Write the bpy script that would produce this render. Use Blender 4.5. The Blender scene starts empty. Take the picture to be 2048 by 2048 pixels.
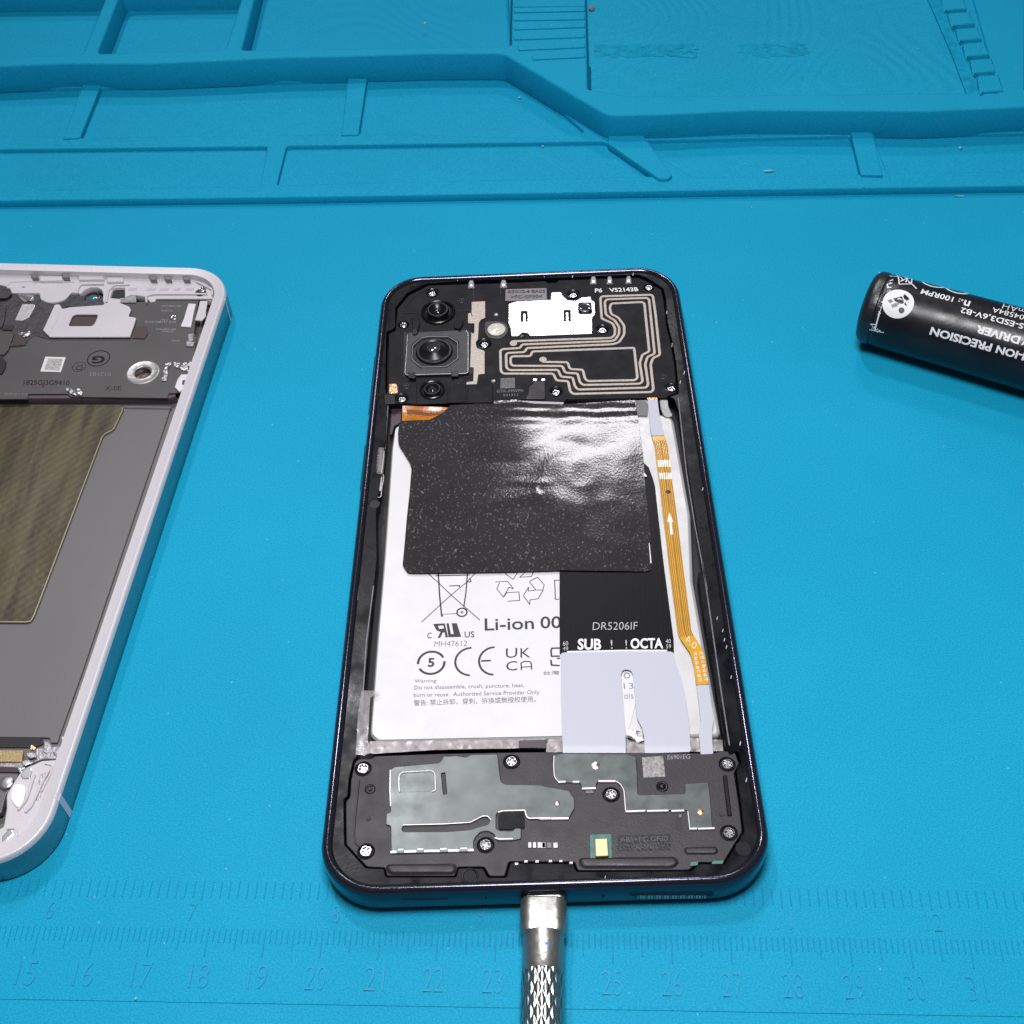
import bpy, math, random
from mathutils import Vector, Matrix, noise
from mathutils.geometry import delaunay_2d_cdt, intersect_point_tri_2d
random.seed(7)
S = 0.01            # all shapes below are written in centimetres
sc = bpy.context.scene
COL = sc.collection

# ------------------------------------------------------------------ camera
CP = Vector((1.5345, -15.2991, 22.3389))
PITCH, YAW, ROLL, FOC = 0.8806, -0.0846, -0.0679, 2677.6
_f = Vector((math.sin(YAW)*math.cos(PITCH), math.cos(YAW)*math.cos(PITCH), -math.sin(PITCH)))
_r = Vector((math.cos(YAW), -math.sin(YAW), 0)); _u = _r.cross(_f)
RT = math.cos(ROLL)*_r + math.sin(ROLL)*_u
UP = -math.sin(ROLL)*_r + math.cos(ROLL)*_u
cam = bpy.data.cameras.new("camera"); camo = bpy.data.objects.new("camera", cam); COL.objects.link(camo)
camo.matrix_world = Matrix.Translation(CP*S) @ Matrix((RT, UP, -_f)).transposed().to_4x4()
cam.sensor_width = 36; cam.lens = 36*FOC/2048; cam.clip_start = 0.01; cam.clip_end = 20
sc.camera = camo

# ------------------------------------------------------------------ room light and lamps
w = bpy.data.worlds.new("World"); sc.world = w; w.use_nodes = True
w.node_tree.nodes['Background'].inputs[0].default_value = (0.80, 0.88, 1.0, 1)
w.node_tree.nodes['Background'].inputs[1].default_value = 0.09
def area(name, loc, size, power, col, aim=(0, 3, 0), size_y=None):
    l = bpy.data.lights.new(name, 'AREA'); l.energy = power; l.color = col
    l.shape = 'RECTANGLE'; l.size = size*S; l.size_y = (size_y or size)*S
    o = bpy.data.objects.new(name, l); COL.objects.link(o)
    o.location = Vector(loc)*S
    o.rotation_euler = (Vector(aim)-Vector(loc)).to_track_quat('-Z', 'Y').to_euler()
    return o
area('ceiling_lamp', (-42, 86, 155), 12, 8.8, (1.0, 0.97, 1.0), size_y=12)
area('ceiling_lamp', (3, 112, 112), 20, 3.4, (1.0, 0.97, 1.0), size_y=12)
area('bench_lamp', (1, -4, 37), 10, 1.5, (1.0, 0.98, 1.0), aim=(0, -5, 0), size_y=11)
sc.view_settings.view_transform = 'Standard'
sc.view_settings.look = 'None'
sc.view_settings.exposure = 0.0
sc.view_settings.gamma = 1.0
sc.cycles.max_bounces = 8
sc.cycles.use_denoising = True

# ------------------------------------------------------------------ measuring helpers
def ray(x, y):
    return _f*FOC + RT*(x-1024) - UP*(y-1024)
def at(x, y, z):
    d = ray(x, y); t = (z-CP.z)/d.z
    return CP + d*t
ZR = {0: (0, 0, 1), 1: (700, 500, 4.83), 2: (1000, 500, 4.83), 3: (700, 800, 4.83), 4: (1050, 780, 4.83),
      5: (720, 1120, 4.83), 6: (1080, 1120, 4.83), 7: (640, 1470, 4.293), 8: (1080, 1470, 4.111),
      9: (0, 500, 3.864), 10: (0, 1350, 4.83), 11: (1700, 500, 5.552), 12: (900, 1700, 5.52),
      13: (0, 0, 2.76), 14: (650, 0, 2.76), 15: (1300, 0, 2.583), 16: (0, 1700, 2.76), 17: (1100, 1700, 2.038),
      18: (0, 520, 7.43), 19: (0, 780, 3.864), 20: (0, 1460, 12.075), 21: (1000, 0, 4.83), 22: (1230, 500, 5.855)}
def nat(k, p):
    a, b, s = ZR[k]; return (a+p[0]/s, b+p[1]/s)
def W(k, pts, z):
    out = []
    for p in pts:
        q = at(*nat(k, p), z); out.append((q.x, q.y))
    return out
def W1(k, x, y, z):
    q = at(*nat(k, (x, y)), z); return (q.x, q.y)

# ------------------------------------------------------------------ materials
MATS = {}
def mat(name, col, rough=.5, metal=0., bump=0., bscale=900., var=0., vscale=60., spec=.5, coat=0., rvar=0., alpha=1.,
        emit=None, aniso=None, bdist=.0004, detail=3., trans=0., sss=0.):
    if name in MATS: return MATS[name]
    m = bpy.data.materials.new(name); m.use_nodes = True; nt = m.node_tree; b = nt.nodes['Principled BSDF']
    b.inputs['Base Color'].default_value = (*col, 1); b.inputs['Roughness'].default_value = rough
    b.inputs['Metallic'].default_value = metal; b.inputs['Specular IOR Level'].default_value = spec
    b.inputs['Coat Weight'].default_value = coat; b.inputs['Coat Roughness'].default_value = .08
    b.inputs['Alpha'].default_value = alpha; b.inputs['Transmission Weight'].default_value = trans
    tc = nt.nodes.new('ShaderNodeTexCoord')
    if aniso:
        mp = nt.nodes.new('ShaderNodeMapping'); mp.inputs['Scale'].default_value = aniso
        nt.links.new(tc.outputs['Object'], mp.inputs['Vector']); src = mp.outputs['Vector']
    else: src = tc.outputs['Object']
    if var:
        n = nt.nodes.new('ShaderNodeTexNoise'); n.inputs['Scale'].default_value = vscale; n.inputs['Detail'].default_value = 6
        nt.links.new(src, n.inputs['Vector'])
        mx = nt.nodes.new('ShaderNodeMix'); mx.data_type = 'RGBA'
        mx.inputs['A'].default_value = (*[c*(1-var) for c in col], 1); mx.inputs['B'].default_value = (*[min(1, c*(1+var)) for c in col], 1)
        r = nt.nodes.new('ShaderNodeMapRange'); r.inputs['From Min'].default_value = .3; r.inputs['From Max'].default_value = .7
        nt.links.new(n.outputs['Fac'], r.inputs['Value']); nt.links.new(r.outputs['Result'], mx.inputs['Factor'])
        nt.links.new(mx.outputs['Result'], b.inputs['Base Color'])
    if rvar:
        n = nt.nodes.new('ShaderNodeTexNoise'); n.inputs['Scale'].default_value = vscale*1.7; n.inputs['Detail'].default_value = 5
        nt.links.new(src, n.inputs['Vector'])
        r = nt.nodes.new('ShaderNodeMapRange'); r.inputs['From Min'].default_value = .3; r.inputs['From Max'].default_value = .7
        r.inputs['To Min'].default_value = max(0, rough-rvar); r.inputs['To Max'].default_value = rough+rvar
        nt.links.new(n.outputs['Fac'], r.inputs['Value']); nt.links.new(r.outputs['Result'], b.inputs['Roughness'])
    if bump:
        n = nt.nodes.new('ShaderNodeTexNoise'); n.inputs['Scale'].default_value = bscale; n.inputs['Detail'].default_value = detail
        nt.links.new(src, n.inputs['Vector'])
        bp = nt.nodes.new('ShaderNodeBump'); bp.inputs['Strength'].default_value = bump; bp.inputs['Distance'].default_value = bdist
        nt.links.new(n.outputs['Fac'], bp.inputs['Height']); nt.links.new(bp.outputs['Normal'], b.inputs['Normal'])
    if emit:
        b.inputs['Emission Color'].default_value = (*emit[0], 1); b.inputs['Emission Strength'].default_value = emit[1]
    MATS[name] = m
    return m

MAT_BLUE = (0.004, 0.287, 0.470)
def blue_material(name, waves=False):
    m = bpy.data.materials.new(name); m.use_nodes = True; nt = m.node_tree; L = nt.links.new; b = nt.nodes['Principled BSDF']
    tc = nt.nodes.new('ShaderNodeTexCoord')
    n1 = nt.nodes.new('ShaderNodeTexNoise'); n1.inputs['Scale'].default_value = 14; n1.inputs['Detail'].default_value = 9; n1.inputs['Roughness'].default_value = .62
    n2 = nt.nodes.new('ShaderNodeTexNoise'); n2.inputs['Scale'].default_value = 2600; n2.inputs['Detail'].default_value = 2
    L(tc.outputs['Object'], n1.inputs['Vector']); L(tc.outputs['Object'], n2.inputs['Vector'])
    mx = nt.nodes.new('ShaderNodeMix'); mx.data_type = 'RGBA'
    mx.inputs['A'].default_value = (MAT_BLUE[0]*.7, MAT_BLUE[1]*.86, MAT_BLUE[2]*.86, 1)
    mx.inputs['B'].default_value = (MAT_BLUE[0]*2.2, MAT_BLUE[1]*1.13, MAT_BLUE[2]*1.13, 1)
    L(n1.outputs['Fac'], mx.inputs['Factor'])
    # pale worn flecks and dust
    n3 = nt.nodes.new('ShaderNodeTexNoise'); n3.inputs['Scale'].default_value = 3300; n3.inputs['Detail'].default_value = 1
    L(tc.outputs['Object'], n3.inputs['Vector'])
    mr = nt.nodes.new('ShaderNodeMapRange'); mr.inputs['From Min'].default_value = .38; mr.inputs['From Max'].default_value = .62
    mr.inputs['To Min'].default_value = .88; mr.inputs['To Max'].default_value = 1.12
    L(n3.outputs['Fac'], mr.inputs['Value'])
    vm = nt.nodes.new('ShaderNodeVectorMath'); vm.operation = 'SCALE'
    L(mx.outputs['Result'], vm.inputs[0]); L(mr.outputs['Result'], vm.inputs['Scale'])
    v = nt.nodes.new('ShaderNodeTexVoronoi'); v.inputs['Scale'].default_value = 190
    L(tc.outputs['Object'], v.inputs['Vector'])
    lt = nt.nodes.new('ShaderNodeMath'); lt.operation = 'LESS_THAN'; lt.inputs[1].default_value = .035
    L(v.outputs['Distance'], lt.inputs[0])
    sm = nt.nodes.new('ShaderNodeMath'); sm.operation = 'MULTIPLY'; sm.inputs[1].default_value = .30; L(lt.outputs[0], sm.inputs[0])
    mx2 = nt.nodes.new('ShaderNodeMix'); mx2.data_type = 'RGBA'; mx2.inputs['B'].default_value = (.35, .6, .75, 1)
    L(vm.outputs[0], mx2.inputs['A']); L(sm.outputs[0], mx2.inputs['Factor'])
    L(mx2.outputs['Result'], b.inputs['Base Color'])
    b.inputs['Roughness'].default_value = .6; b.inputs['Specular IOR Level'].default_value = .10
    bp = nt.nodes.new('ShaderNodeBump'); bp.inputs['Strength'].default_value = .10; bp.inputs['Distance'].default_value = .00012
    L(n2.outputs['Fac'], bp.inputs['Height'])
    if waves:
        mp = nt.nodes.new('ShaderNodeMapping'); L(tc.outputs['Object'], mp.inputs['Vector'])
        nd = nt.nodes.new('ShaderNodeTexNoise'); nd.inputs['Scale'].default_value = 13; nd.inputs['Detail'].default_value = 1.0
        L(mp.outputs['Vector'], nd.inputs['Vector'])
        ml = nt.nodes.new('ShaderNodeMath'); ml.operation = 'MULTIPLY'; ml.inputs[1].default_value = 260; L(nd.outputs['Fac'], ml.inputs[0])
        sn = nt.nodes.new('ShaderNodeMath'); sn.operation = 'SINE'; L(ml.outputs[0], sn.inputs[0])
        b2 = nt.nodes.new('ShaderNodeBump'); b2.inputs['Strength'].default_value = .3; b2.inputs['Distance'].default_value = .00022
        L(sn.outputs[0], b2.inputs['Height']); L(bp.outputs['Normal'], b2.inputs['Normal']); L(b2.outputs['Normal'], b.inputs['Normal'])
    else: L(bp.outputs['Normal'], b.inputs['Normal'])
    return m
blue = blue_material('blue_silicone'); blue_wave = blue_material('blue_silicone_rippled', True)
stain = mat('blue_silicone_stain', (0.003, 0.265, 0.435), .6, spec=.08, var=.2, vscale=400, bump=.3, bscale=1500)
embossed = mat('blue_silicone_embossed', (0.004, .262, .455), .5, spec=.2, bump=.2, bscale=2600)

blackp = mat('black_plastic', (.0075, .0075, .010), .5, spec=.15, bump=.22, bscale=2200, rvar=.08, vscale=180, var=.25, bdist=.0002)
charp = mat('charcoal_plastic', (.022, .020, .024), .45, spec=.35, bump=.2, bscale=2600, rvar=.08, vscale=160, var=.18, bdist=.0002)
ledgep = mat('ledge_plastic', (.0035, .004, .0065), .30, spec=.14, bump=.06, bscale=1600, rvar=.15, vscale=120, var=.4, bdist=.0002)
navy = mat('navy_gloss_frame', (.050, .050, .072), .13, metal=.8, spec=.5, bump=.04, bscale=900)
deep = mat('dark_cavity', (.006, .006, .008), .6)
glassb = mat('black_glass', (.004, .004, .006), .05, spec=.9, coat=1.)
blackg = mat('satin_black', (.005, .005, .007), .28, spec=.35, bump=.05, bscale=600)
tracem = mat('antenna_trace', (.44, .39, .34), .48, metal=.25, bump=.35, bscale=5200, var=.18, vscale=2500, bdist=.00015)
shield = mat('bright_shield', (.55, .54, .57), .27, metal=.95, bump=.10, bscale=700, rvar=.12, vscale=300, bdist=.00025)
chrome = mat('screw_steel', (.62, .62, .64), .24, metal=1., bump=.03, bscale=1500, bdist=.0001)
steel = mat('brushed_steel', (.34, .335, .345), .36, metal=.85, bump=.12, bscale=1800, rvar=.1, vscale=250)
clipm = mat('clip_metal', (.26, .24, .25), .42, metal=.6, bump=.2)
bracket = mat('camera_bracket', (.048, .050, .054), .40, metal=.4, spec=.3, bump=.12, bscale=2500, var=.1, vscale=500)
greenm = mat('grey_green_antenna_foil', (.098, .110, .109), .34, metal=.75, spec=.4, var=.14, vscale=240, rvar=.05)
whitel = mat('battery_label', (.60, .60, .62), .42, bump=.12, bscale=350, var=.035, vscale=110, spec=.45, coat=.15, rvar=.08)
pouch = mat('battery_pouch', (.50, .50, .50), .4, metal=.25, bump=.15, bscale=180, rvar=.08, vscale=150, bdist=.0004)
filmw = mat('lavender_film', (.43, .445, .515), .42, bump=.05, bscale=500, spec=.4)
amber = mat('amber_flex', (.56, .285, .006), .34, metal=.0, spec=.3, bump=.04, bscale=500, var=.12, vscale=300, coat=.12)
amberd = mat('amber_line', (.22, .095, .004), .4)
copper = mat('copper', (.75, .36, .20), .3, metal=.9, bump=.4, bscale=1500)
gold = mat('gold_can', (.62, .50, .24), .38, metal=.6, bump=.1, bscale=900)
pcbg = mat('green_board', (.03, .13, .12), .4, var=.3, vscale=900)
ink = mat('black_print', (.012, .011, .014), .55)
greyink = mat('grey_print', (.17, .165, .175), .6)
whitei = mat('white_print', (.72, .72, .74), .55)
dimink = mat('dim_print', (.16, .155, .165), .5)
octa = mat('black_flex', (.0022, .0022, .003), .35, spec=.12, aniso=(1, .02, 1), bump=.15, bscale=2500, bdist=.0001)
labelgrey = mat('grey_gloss_label', (.13, .12, .13), .35, metal=.3, bump=.1, bscale=1200)
foiledge = mat('crumpled_foil', (.22, .20, .20), .36, metal=.4, bump=.12, bscale=200, var=.12, rvar=.12, vscale=300, bdist=.0009, detail=4)
cleart = mat('clear_tape', (.14, .125, .125), .25, alpha=.45, bump=.08, bscale=300, bdist=.0005, coat=.4)
flashm = mat('flash_lens', (.60, .58, .50), .22, bump=.3, bscale=1400, coat=1.)
whitep = mat('white_plastic', (.52, .49, .525), .45, spec=.3, bump=.2, bscale=1500, var=.03, vscale=120)
silverf = mat('silver_frame', (.32, .31, .33), .2, metal=.92, bump=.06, bscale=1500)
silverr = mat('satin_silver_rim', (.60, .575, .61), .42, metal=.15, spec=.35, bump=.15, bscale=2800)
greyboard = mat('grey_board', (.085, .080, .082), .5, spec=.25, bump=.12, bscale=2500, var=.1, vscale=60, metal=.15)
greyplate = mat('grey_metal_plate', (.135, .125, .13), .45, metal=.2, spec=.3, bump=.03, bscale=2600, var=.05, vscale=60, aniso=(1, .3, 1))
darkboard = mat('dark_board', (.035, .033, .038), .45, bump=.3, bscale=1500, var=.4, vscale=500)
purplew = mat('purple_wall', (.075, .055, .065), .5, var=.2, vscale=200)  # dull purple of the wall below the board
goldbar = mat('gold_contacts', (.62, .50, .28), .32, metal=.7)
antb = mat('antenna_band', (.62, .58, .66), .4)
blackc = mat('tool_black', (.009, .0085, .012), .33, spec=.35, bump=.3, bscale=1400, bdist=.00008, rvar=.07, vscale=150, var=.3)
bluel = mat('blue_led', (.05, .10, .55), .2, emit=((.06, .14, .95), 1.6))
plugm = mat('plug_metal', (.33, .33, .305), .38, metal=.9, bump=.2, bscale=900, rvar=.06, vscale=250, var=.08)

# black insulating tape: dark grain, fine sparkle painted in as pale flecks
def tape_material():
    m = bpy.data.materials.new('black_foil_tape'); m.use_nodes = True; nt = m.node_tree; L = nt.links.new; b = nt.nodes['Principled BSDF']
    tc = nt.nodes.new('ShaderNodeTexCoord')
    n = nt.nodes.new('ShaderNodeTexNoise'); n.inputs['Scale'].default_value = 2300; n.inputs['Detail'].default_value = 2
    mp = nt.nodes.new('ShaderNodeMapping'); mp.inputs['Scale'].default_value = (1, .7, 1); L(tc.outputs['Object'], mp.inputs['Vector'])
    L(mp.outputs['Vector'], n.inputs['Vector'])
    n2 = nt.nodes.new('ShaderNodeTexNoise'); n2.inputs['Scale'].default_value = 60; n2.inputs['Detail'].default_value = 5
    L(tc.outputs['Object'], n2.inputs['Vector'])
    big = nt.nodes.new('ShaderNodeMapRange'); big.inputs['From Min'].default_value = .35; big.inputs['From Max'].default_value = .65
    big.inputs['To Min'].default_value = .86; big.inputs['To Max'].default_value = 1.15; L(n2.outputs['Fac'], big.inputs['Value'])
    r = nt.nodes.new('ShaderNodeMapRange'); r.inputs['From Min'].default_value = .60; r.inputs['From Max'].default_value = .78
    r.inputs['To Max'].default_value = .5
    L(n.outputs['Fac'], r.inputs['Value'])
    mx = nt.nodes.new('ShaderNodeMix'); mx.data_type = 'RGBA'; mx.inputs['A'].default_value = (.015, .0135, .0148, 1); mx.inputs['B'].default_value = (.30, .29, .31, 1)
    L(r.outputs['Result'], mx.inputs['Factor'])
    vm = nt.nodes.new('ShaderNodeVectorMath'); vm.operation = 'SCALE'; L(mx.outputs['Result'], vm.inputs[0]); L(big.outputs['Result'], vm.inputs['Scale'])
    L(vm.outputs[0], b.inputs['Base Color'])
    b.inputs['Roughness'].default_value = .45; b.inputs['Specular IOR Level'].default_value = .08; b.inputs['Coat Weight'].default_value = .5; b.inputs['Coat Roughness'].default_value = .10
    bp = nt.nodes.new('ShaderNodeBump'); bp.inputs['Strength'].default_value = .06; bp.inputs['Distance'].default_value = .00022
    L(n.outputs['Fac'], bp.inputs['Height']); L(bp.outputs['Normal'], b.inputs['Normal']); L(bp.outputs['Normal'], b.inputs['Coat Normal'])
    return m
tapem = tape_material()
# olive foil of the second battery
def olive_material():
    m = bpy.data.materials.new('olive_film'); m.use_nodes = True; nt = m.node_tree; L = nt.links.new; b = nt.nodes['Principled BSDF']
    tc = nt.nodes.new('ShaderNodeTexCoord')
    mp = nt.nodes.new('ShaderNodeMapping'); mp.inputs['Scale'].default_value = (1, .13, 1); mp.inputs['Rotation'].default_value = (0, 0, .04)
    L(tc.outputs['Object'], mp.inputs['Vector'])
    n = nt.nodes.new('ShaderNodeTexNoise'); n.inputs['Scale'].default_value = 300; n.inputs['Detail'].default_value = 5; n.inputs['Distortion'].default_value = .3
    L(mp.outputs['Vector'], n.inputs['Vector'])
    r = nt.nodes.new('ShaderNodeMapRange'); r.inputs['From Min'].default_value = .38; r.inputs['From Max'].default_value = .62; L(n.outputs['Fac'], r.inputs['Value'])
    mx = nt.nodes.new('ShaderNodeMix'); mx.data_type = 'RGBA'; mx.inputs['A'].default_value = (.032, .026, .009, 1); mx.inputs['B'].default_value = (.078, .067, .028, 1)
    L(r.outputs['Result'], mx.inputs['Factor']); L(mx.outputs['Result'], b.inputs['Base Color'])
    b.inputs['Roughness'].default_value = .38; b.inputs['Specular IOR Level'].default_value = .45
    w1 = nt.nodes.new('ShaderNodeTexNoise'); w1.inputs['Scale'].default_value = 420; w1.inputs['Detail'].default_value = 3; L(tc.outputs['Object'], w1.inputs['Vector'])
    bp = nt.nodes.new('ShaderNodeBump'); bp.inputs['Strength'].default_value = .16; bp.inputs['Distance'].default_value = .0004
    L(w1.outputs['Fac'], bp.inputs['Height'])
    sx = nt.nodes.new('ShaderNodeSeparateXYZ'); L(tc.outputs['Object'], sx.inputs[0]); ss = []
    for ax_ in ('X', 'Y'):
        mu = nt.nodes.new('ShaderNodeMath'); mu.operation = 'MULTIPLY'; mu.inputs[1].default_value = 2700; L(sx.outputs[ax_], mu.inputs[0])
        si = nt.nodes.new('ShaderNodeMath'); si.operation = 'SINE'; L(mu.outputs[0], si.inputs[0]); ss.append(si)
    pr = nt.nodes.new('ShaderNodeMath'); pr.operation = 'MULTIPLY'; L(ss[0].outputs[0], pr.inputs[0]); L(ss[1].outputs[0], pr.inputs[1])
    b3 = nt.nodes.new('ShaderNodeBump'); b3.inputs['Strength'].default_value = .045; b3.inputs['Distance'].default_value = .0002
    L(pr.outputs[0], b3.inputs['Height']); L(bp.outputs['Normal'], b3.inputs['Normal']); L(b3.outputs['Normal'], b.inputs['Normal'])
    return m
olive = olive_material()

# ------------------------------------------------------------------ object helpers
def thing(name, label, cat, loc, group=None):
    o = bpy.data.objects.new(name, None); COL.objects.link(o); o.location = Vector(loc)*S
    o.empty_display_size = .005
    o['label'] = label; o['category'] = cat
    if group: o['group'] = group
    return o
def rootof(o):
    while o.parent: o = o.parent
    return o
def link(name, me, m, parent=None, kind=None, label=None):
    o = bpy.data.objects.new(name, me); COL.objects.link(o)
    if m is not None:
        me.materials.clear(); me.materials.append(m)
    if parent is not None:
        o.parent = parent
        if parent.type == 'EMPTY': o.matrix_parent_inverse = Matrix.Translation(-parent.location)
    if kind: o['kind'] = kind
    if label: o['label'] = label
    return o
def smooth(me, ang=35):
    me.shade_smooth(); me.set_sharp_from_angle(angle=math.radians(ang))
def mesh(name, verts, faces, m, parent=None, ang=35, **k):
    me = bpy.data.meshes.new(name)
    me.from_pydata([tuple(c*S for c in v) for v in verts], [], faces); me.update()
    smooth(me, ang)
    return link(name, me, m, parent, **k)
def fil(pts, r, n=4):
    """round the corners of a closed polygon (cm)"""
    out = []; N = len(pts)
    for i in range(N):
        p = Vector(pts[i]); a = Vector(pts[i-1])-p; c = Vector(pts[(i+1) % N])-p
        la, lc = a.length, c.length
        if la < 1e-6 or lc < 1e-6: continue
        d = min(r, la*.45, lc*.45); p0 = p+a*(d/la); p1 = p+c*(d/lc)
        if a.angle(c) > 2.95: out.append(tuple(p)); continue
        for j in range(n+1):
            t = j/n; q = p0*(1-t)**2+p*2*t*(1-t)+p1*t*t; out.append(tuple(q))
    return out
def circle(c, r, n=28, ry=None, rot=0):
    ry = ry or r
    return [(c[0]+r*math.cos(2*math.pi*i/n+rot), c[1]+ry*math.sin(2*math.pi*i/n+rot)) for i in range(n)]
def curve_mesh(loops, z, t, bevel=0.):
    cu = bpy.data.curves.new('tmp', 'CURVE'); cu.dimensions = '2D'; cu.fill_mode = 'BOTH'
    for lp in loops:
        sp = cu.splines.new('POLY'); sp.points.add(len(lp)-1)
        for i, p in enumerate(lp): sp.points[i].co = (p[0], p[1], 0, 1)
        sp.use_cyclic_u = True
    b = min(bevel, t*.45)
    cu.extrude = t/2-b; cu.bevel_depth = b; cu.bevel_resolution = 1; cu.offset = -b
    ob = bpy.data.objects.new('tmp', cu)
    me = bpy.data.meshes.new_from_object(ob)
    bpy.data.objects.remove(ob); bpy.data.curves.remove(cu)
    me.transform(Matrix.Scale(S, 4) @ Matrix.Translation((0, 0, z-t/2)))
    return me
def plate(name, loops, z, t, m, parent=None, bevel=.008, ang=35, **k):
    """solid plate with its top at height z, thickness t, first loop outline, others holes"""
    if isinstance(loops[0][0], (int, float)): loops = [loops]
    me = curve_mesh(loops, z, t, bevel); smooth(me, ang); me.name = name
    return link(name, me, m, parent, **k)
def px(name, k, pts, z, t, m, parent=None, r=.02, bevel=.008, holes=(), **kw):
    return plate(name, [fil(W(k, pts, z), r)]+list(holes), z, t, m, parent, bevel, **kw)
def round_open(pts, r, n=5):
    out = [tuple(pts[0])]
    for i in range(1, len(pts)-1):
        p = Vector(pts[i]); a = Vector(pts[i-1])-p; c = Vector(pts[i+1])-p
        d = min(r, a.length*.48, c.length*.48)
        if d < 1e-5: continue
        p0 = p+a.normalized()*d; p1 = p+c.normalized()*d
        for j in range(n+1):
            t = j/n; out.append(tuple(p0*(1-t)**2+p*2*t*(1-t)+p1*t*t))
    out.append(tuple(pts[-1])); return out
def ribbon(name, pts, width, z, t, m, parent=None, r=.04, closed=False, zf=None, **kw):
    """a flat strip following a centre line"""
    P = [Vector(p) for p in (fil(pts, r) if closed else round_open(pts, r))]
    N = len(P); vs = []; fs = []
    for i in range(N):
        a = P[i-1] if (i or closed) else P[0]; c = P[(i+1) % N] if (i < N-1 or closed) else P[-1]
        d1 = (P[i]-a); d2 = (c-P[i])
        d1 = d1.normalized() if d1.length > 1e-7 else d2.normalized()
        d2 = d2.normalized() if d2.length > 1e-7 else d1
        tg = (d1+d2); tg = tg.normalized() if tg.length > 1e-6 else d1
        nn = Vector((-tg.y, tg.x)); sc_ = min(1.6, 1/max(.3, nn.dot(Vector((-d1.y, d1.x)))))
        zz = z+(zf(i/(N-1)) if zf else 0)
        e = min(t*.5, width*.2)
        for s, dz in ((-1, -t), (-1, -e), (-1+2*e/width, 0), (1-2*e/width, 0), (1, -e), (1, -t)):
            q = P[i]+nn*(s*width/2*sc_); vs.append((q.x, q.y, zz+dz))
    for i in range(N if closed else N-1):
        j = (i+1) % N
        for k_ in range(5): fs.append((i*6+k_, i*6+k_+1, j*6+k_+1, j*6+k_))
    if not closed:
        fs.append(tuple(range(5, -1, -1))); fs.append(tuple((N-1)*6+q for q in range(6)))
    return mesh(name, vs, [tuple(reversed(f)) for f in fs], m, parent, 30, **kw)
def lathe(name, c, prof, m, parent=None, n=40, **k):
    vs = []; fs = []
    for r, z in prof:
        for i in range(n):
            a = 2*math.pi*i/n; vs.append((c[0]+r*math.cos(a), c[1]+r*math.sin(a), z))
    for j in range(len(prof)-1):
        for i in range(n):
            i2 = (i+1) % n; fs.append((j*n+i, j*n+i2, (j+1)*n+i2, (j+1)*n+i))
    if prof[-1][0] < .01: fs.append(tuple(range((len(prof)-1)*n, len(prof)*n)))
    return mesh(name, vs, fs, m, parent, 30, **k)
_cache = {}
def text_mesh(s, off=0.):
    key = (s, off)
    if key in _cache: return _cache[key]
    cu = bpy.data.curves.new('tmp', 'FONT'); cu.body = s; cu.size = 1; cu.offset = off; cu.resolution_u = 3
    cu.extrude = .5; cu.bevel_depth = 0
    ob = bpy.data.objects.new('tmp', cu); me = bpy.data.meshes.new_from_object(ob)
    v = [tuple(x.co) for x in me.vertices]; f = [tuple(p.vertices) for p in me.polygons]
    bpy.data.objects.remove(ob); bpy.data.curves.remove(cu); bpy.data.meshes.remove(me)
    x0 = min(a[0] for a in v); x1 = max(a[0] for a in v); y0 = min(a[1] for a in v); y1 = max(a[1] for a in v)
    r = ([((a[0]-x0)/(x1-x0), (a[1]-y0)/(y1-y0), a[2]) for a in v], f); _cache[key] = r
    return r
def text(name, s, p0, p1, p2, z, m, parent=None, t=.004, off=0., k=0, **kw):
    """flat lettering: p0 bottom left, p1 bottom right, p2 top left"""
    v, f = text_mesh(s, off)
    a, b, c = [Vector(W1(k, *p, z)) for p in (p0, p1, p2)]
    vs = []
    for u, w_, e in v:
        q = a+(b-a)*u+(c-a)*w_; vs.append((q.x, q.y, z+(t if e > 0 else 0)))
    return mesh(name, vs, f, m, parent, 30, **kw)
def poly_inside(p, poly):
    x, y = p; ins = False; j = len(poly)-1
    for i in range(len(poly)):
        xi, yi = poly[i]; xj, yj = poly[j]
        if (yi > y) != (yj > y) and x < (xj-xi)*(y-yi)/(yj-yi)+xi: ins = not ins
        j = i
    return ins
def sheet(name, outline, zf, res, t, m, parent=None, ang=60, **kw):
    """a thin draped sheet: outline filled with a fine mesh whose height is zf(x, y)"""
    o = []
    for i in range(len(outline)):
        a = Vector(outline[i]); b = Vector(outline[(i+1) % len(outline)]); n = max(1, int((b-a).length/res))
        for j in range(n): o.append(tuple(a.lerp(b, j/n)))
    xs = [p[0] for p in o]; ys = [p[1] for p in o]
    pts = list(o); x = min(xs)
    while x < max(xs):
        y = min(ys)
        while y < max(ys):
            q = (x+random.uniform(-.2, .2)*res, y+random.uniform(-.2, .2)*res)
            if poly_inside(q, o): pts.append(q)
            y += res
        x += res
    r = delaunay_2d_cdt([Vector(p) for p in pts], [], [list(range(len(o)))], 1, 1e-6)
    vs = [(v.x, v.y, zf(v.x, v.y)) for v in r[0]]; fs = [tuple(f) for f in r[2]]
    n = len(vs); edges = {}
    for f in fs:
        for i in range(len(f)):
            e = (f[i], f[(i+1) % len(f)]); edges[e] = 1
    vs += [(a, b, c-t) for a, b, c in vs]
    for a, b in list(edges):
        if (b, a) not in edges: fs.append((b, a, a+n, b+n))
    return mesh(name, vs, fs, m, parent, ang, **kw)

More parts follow.
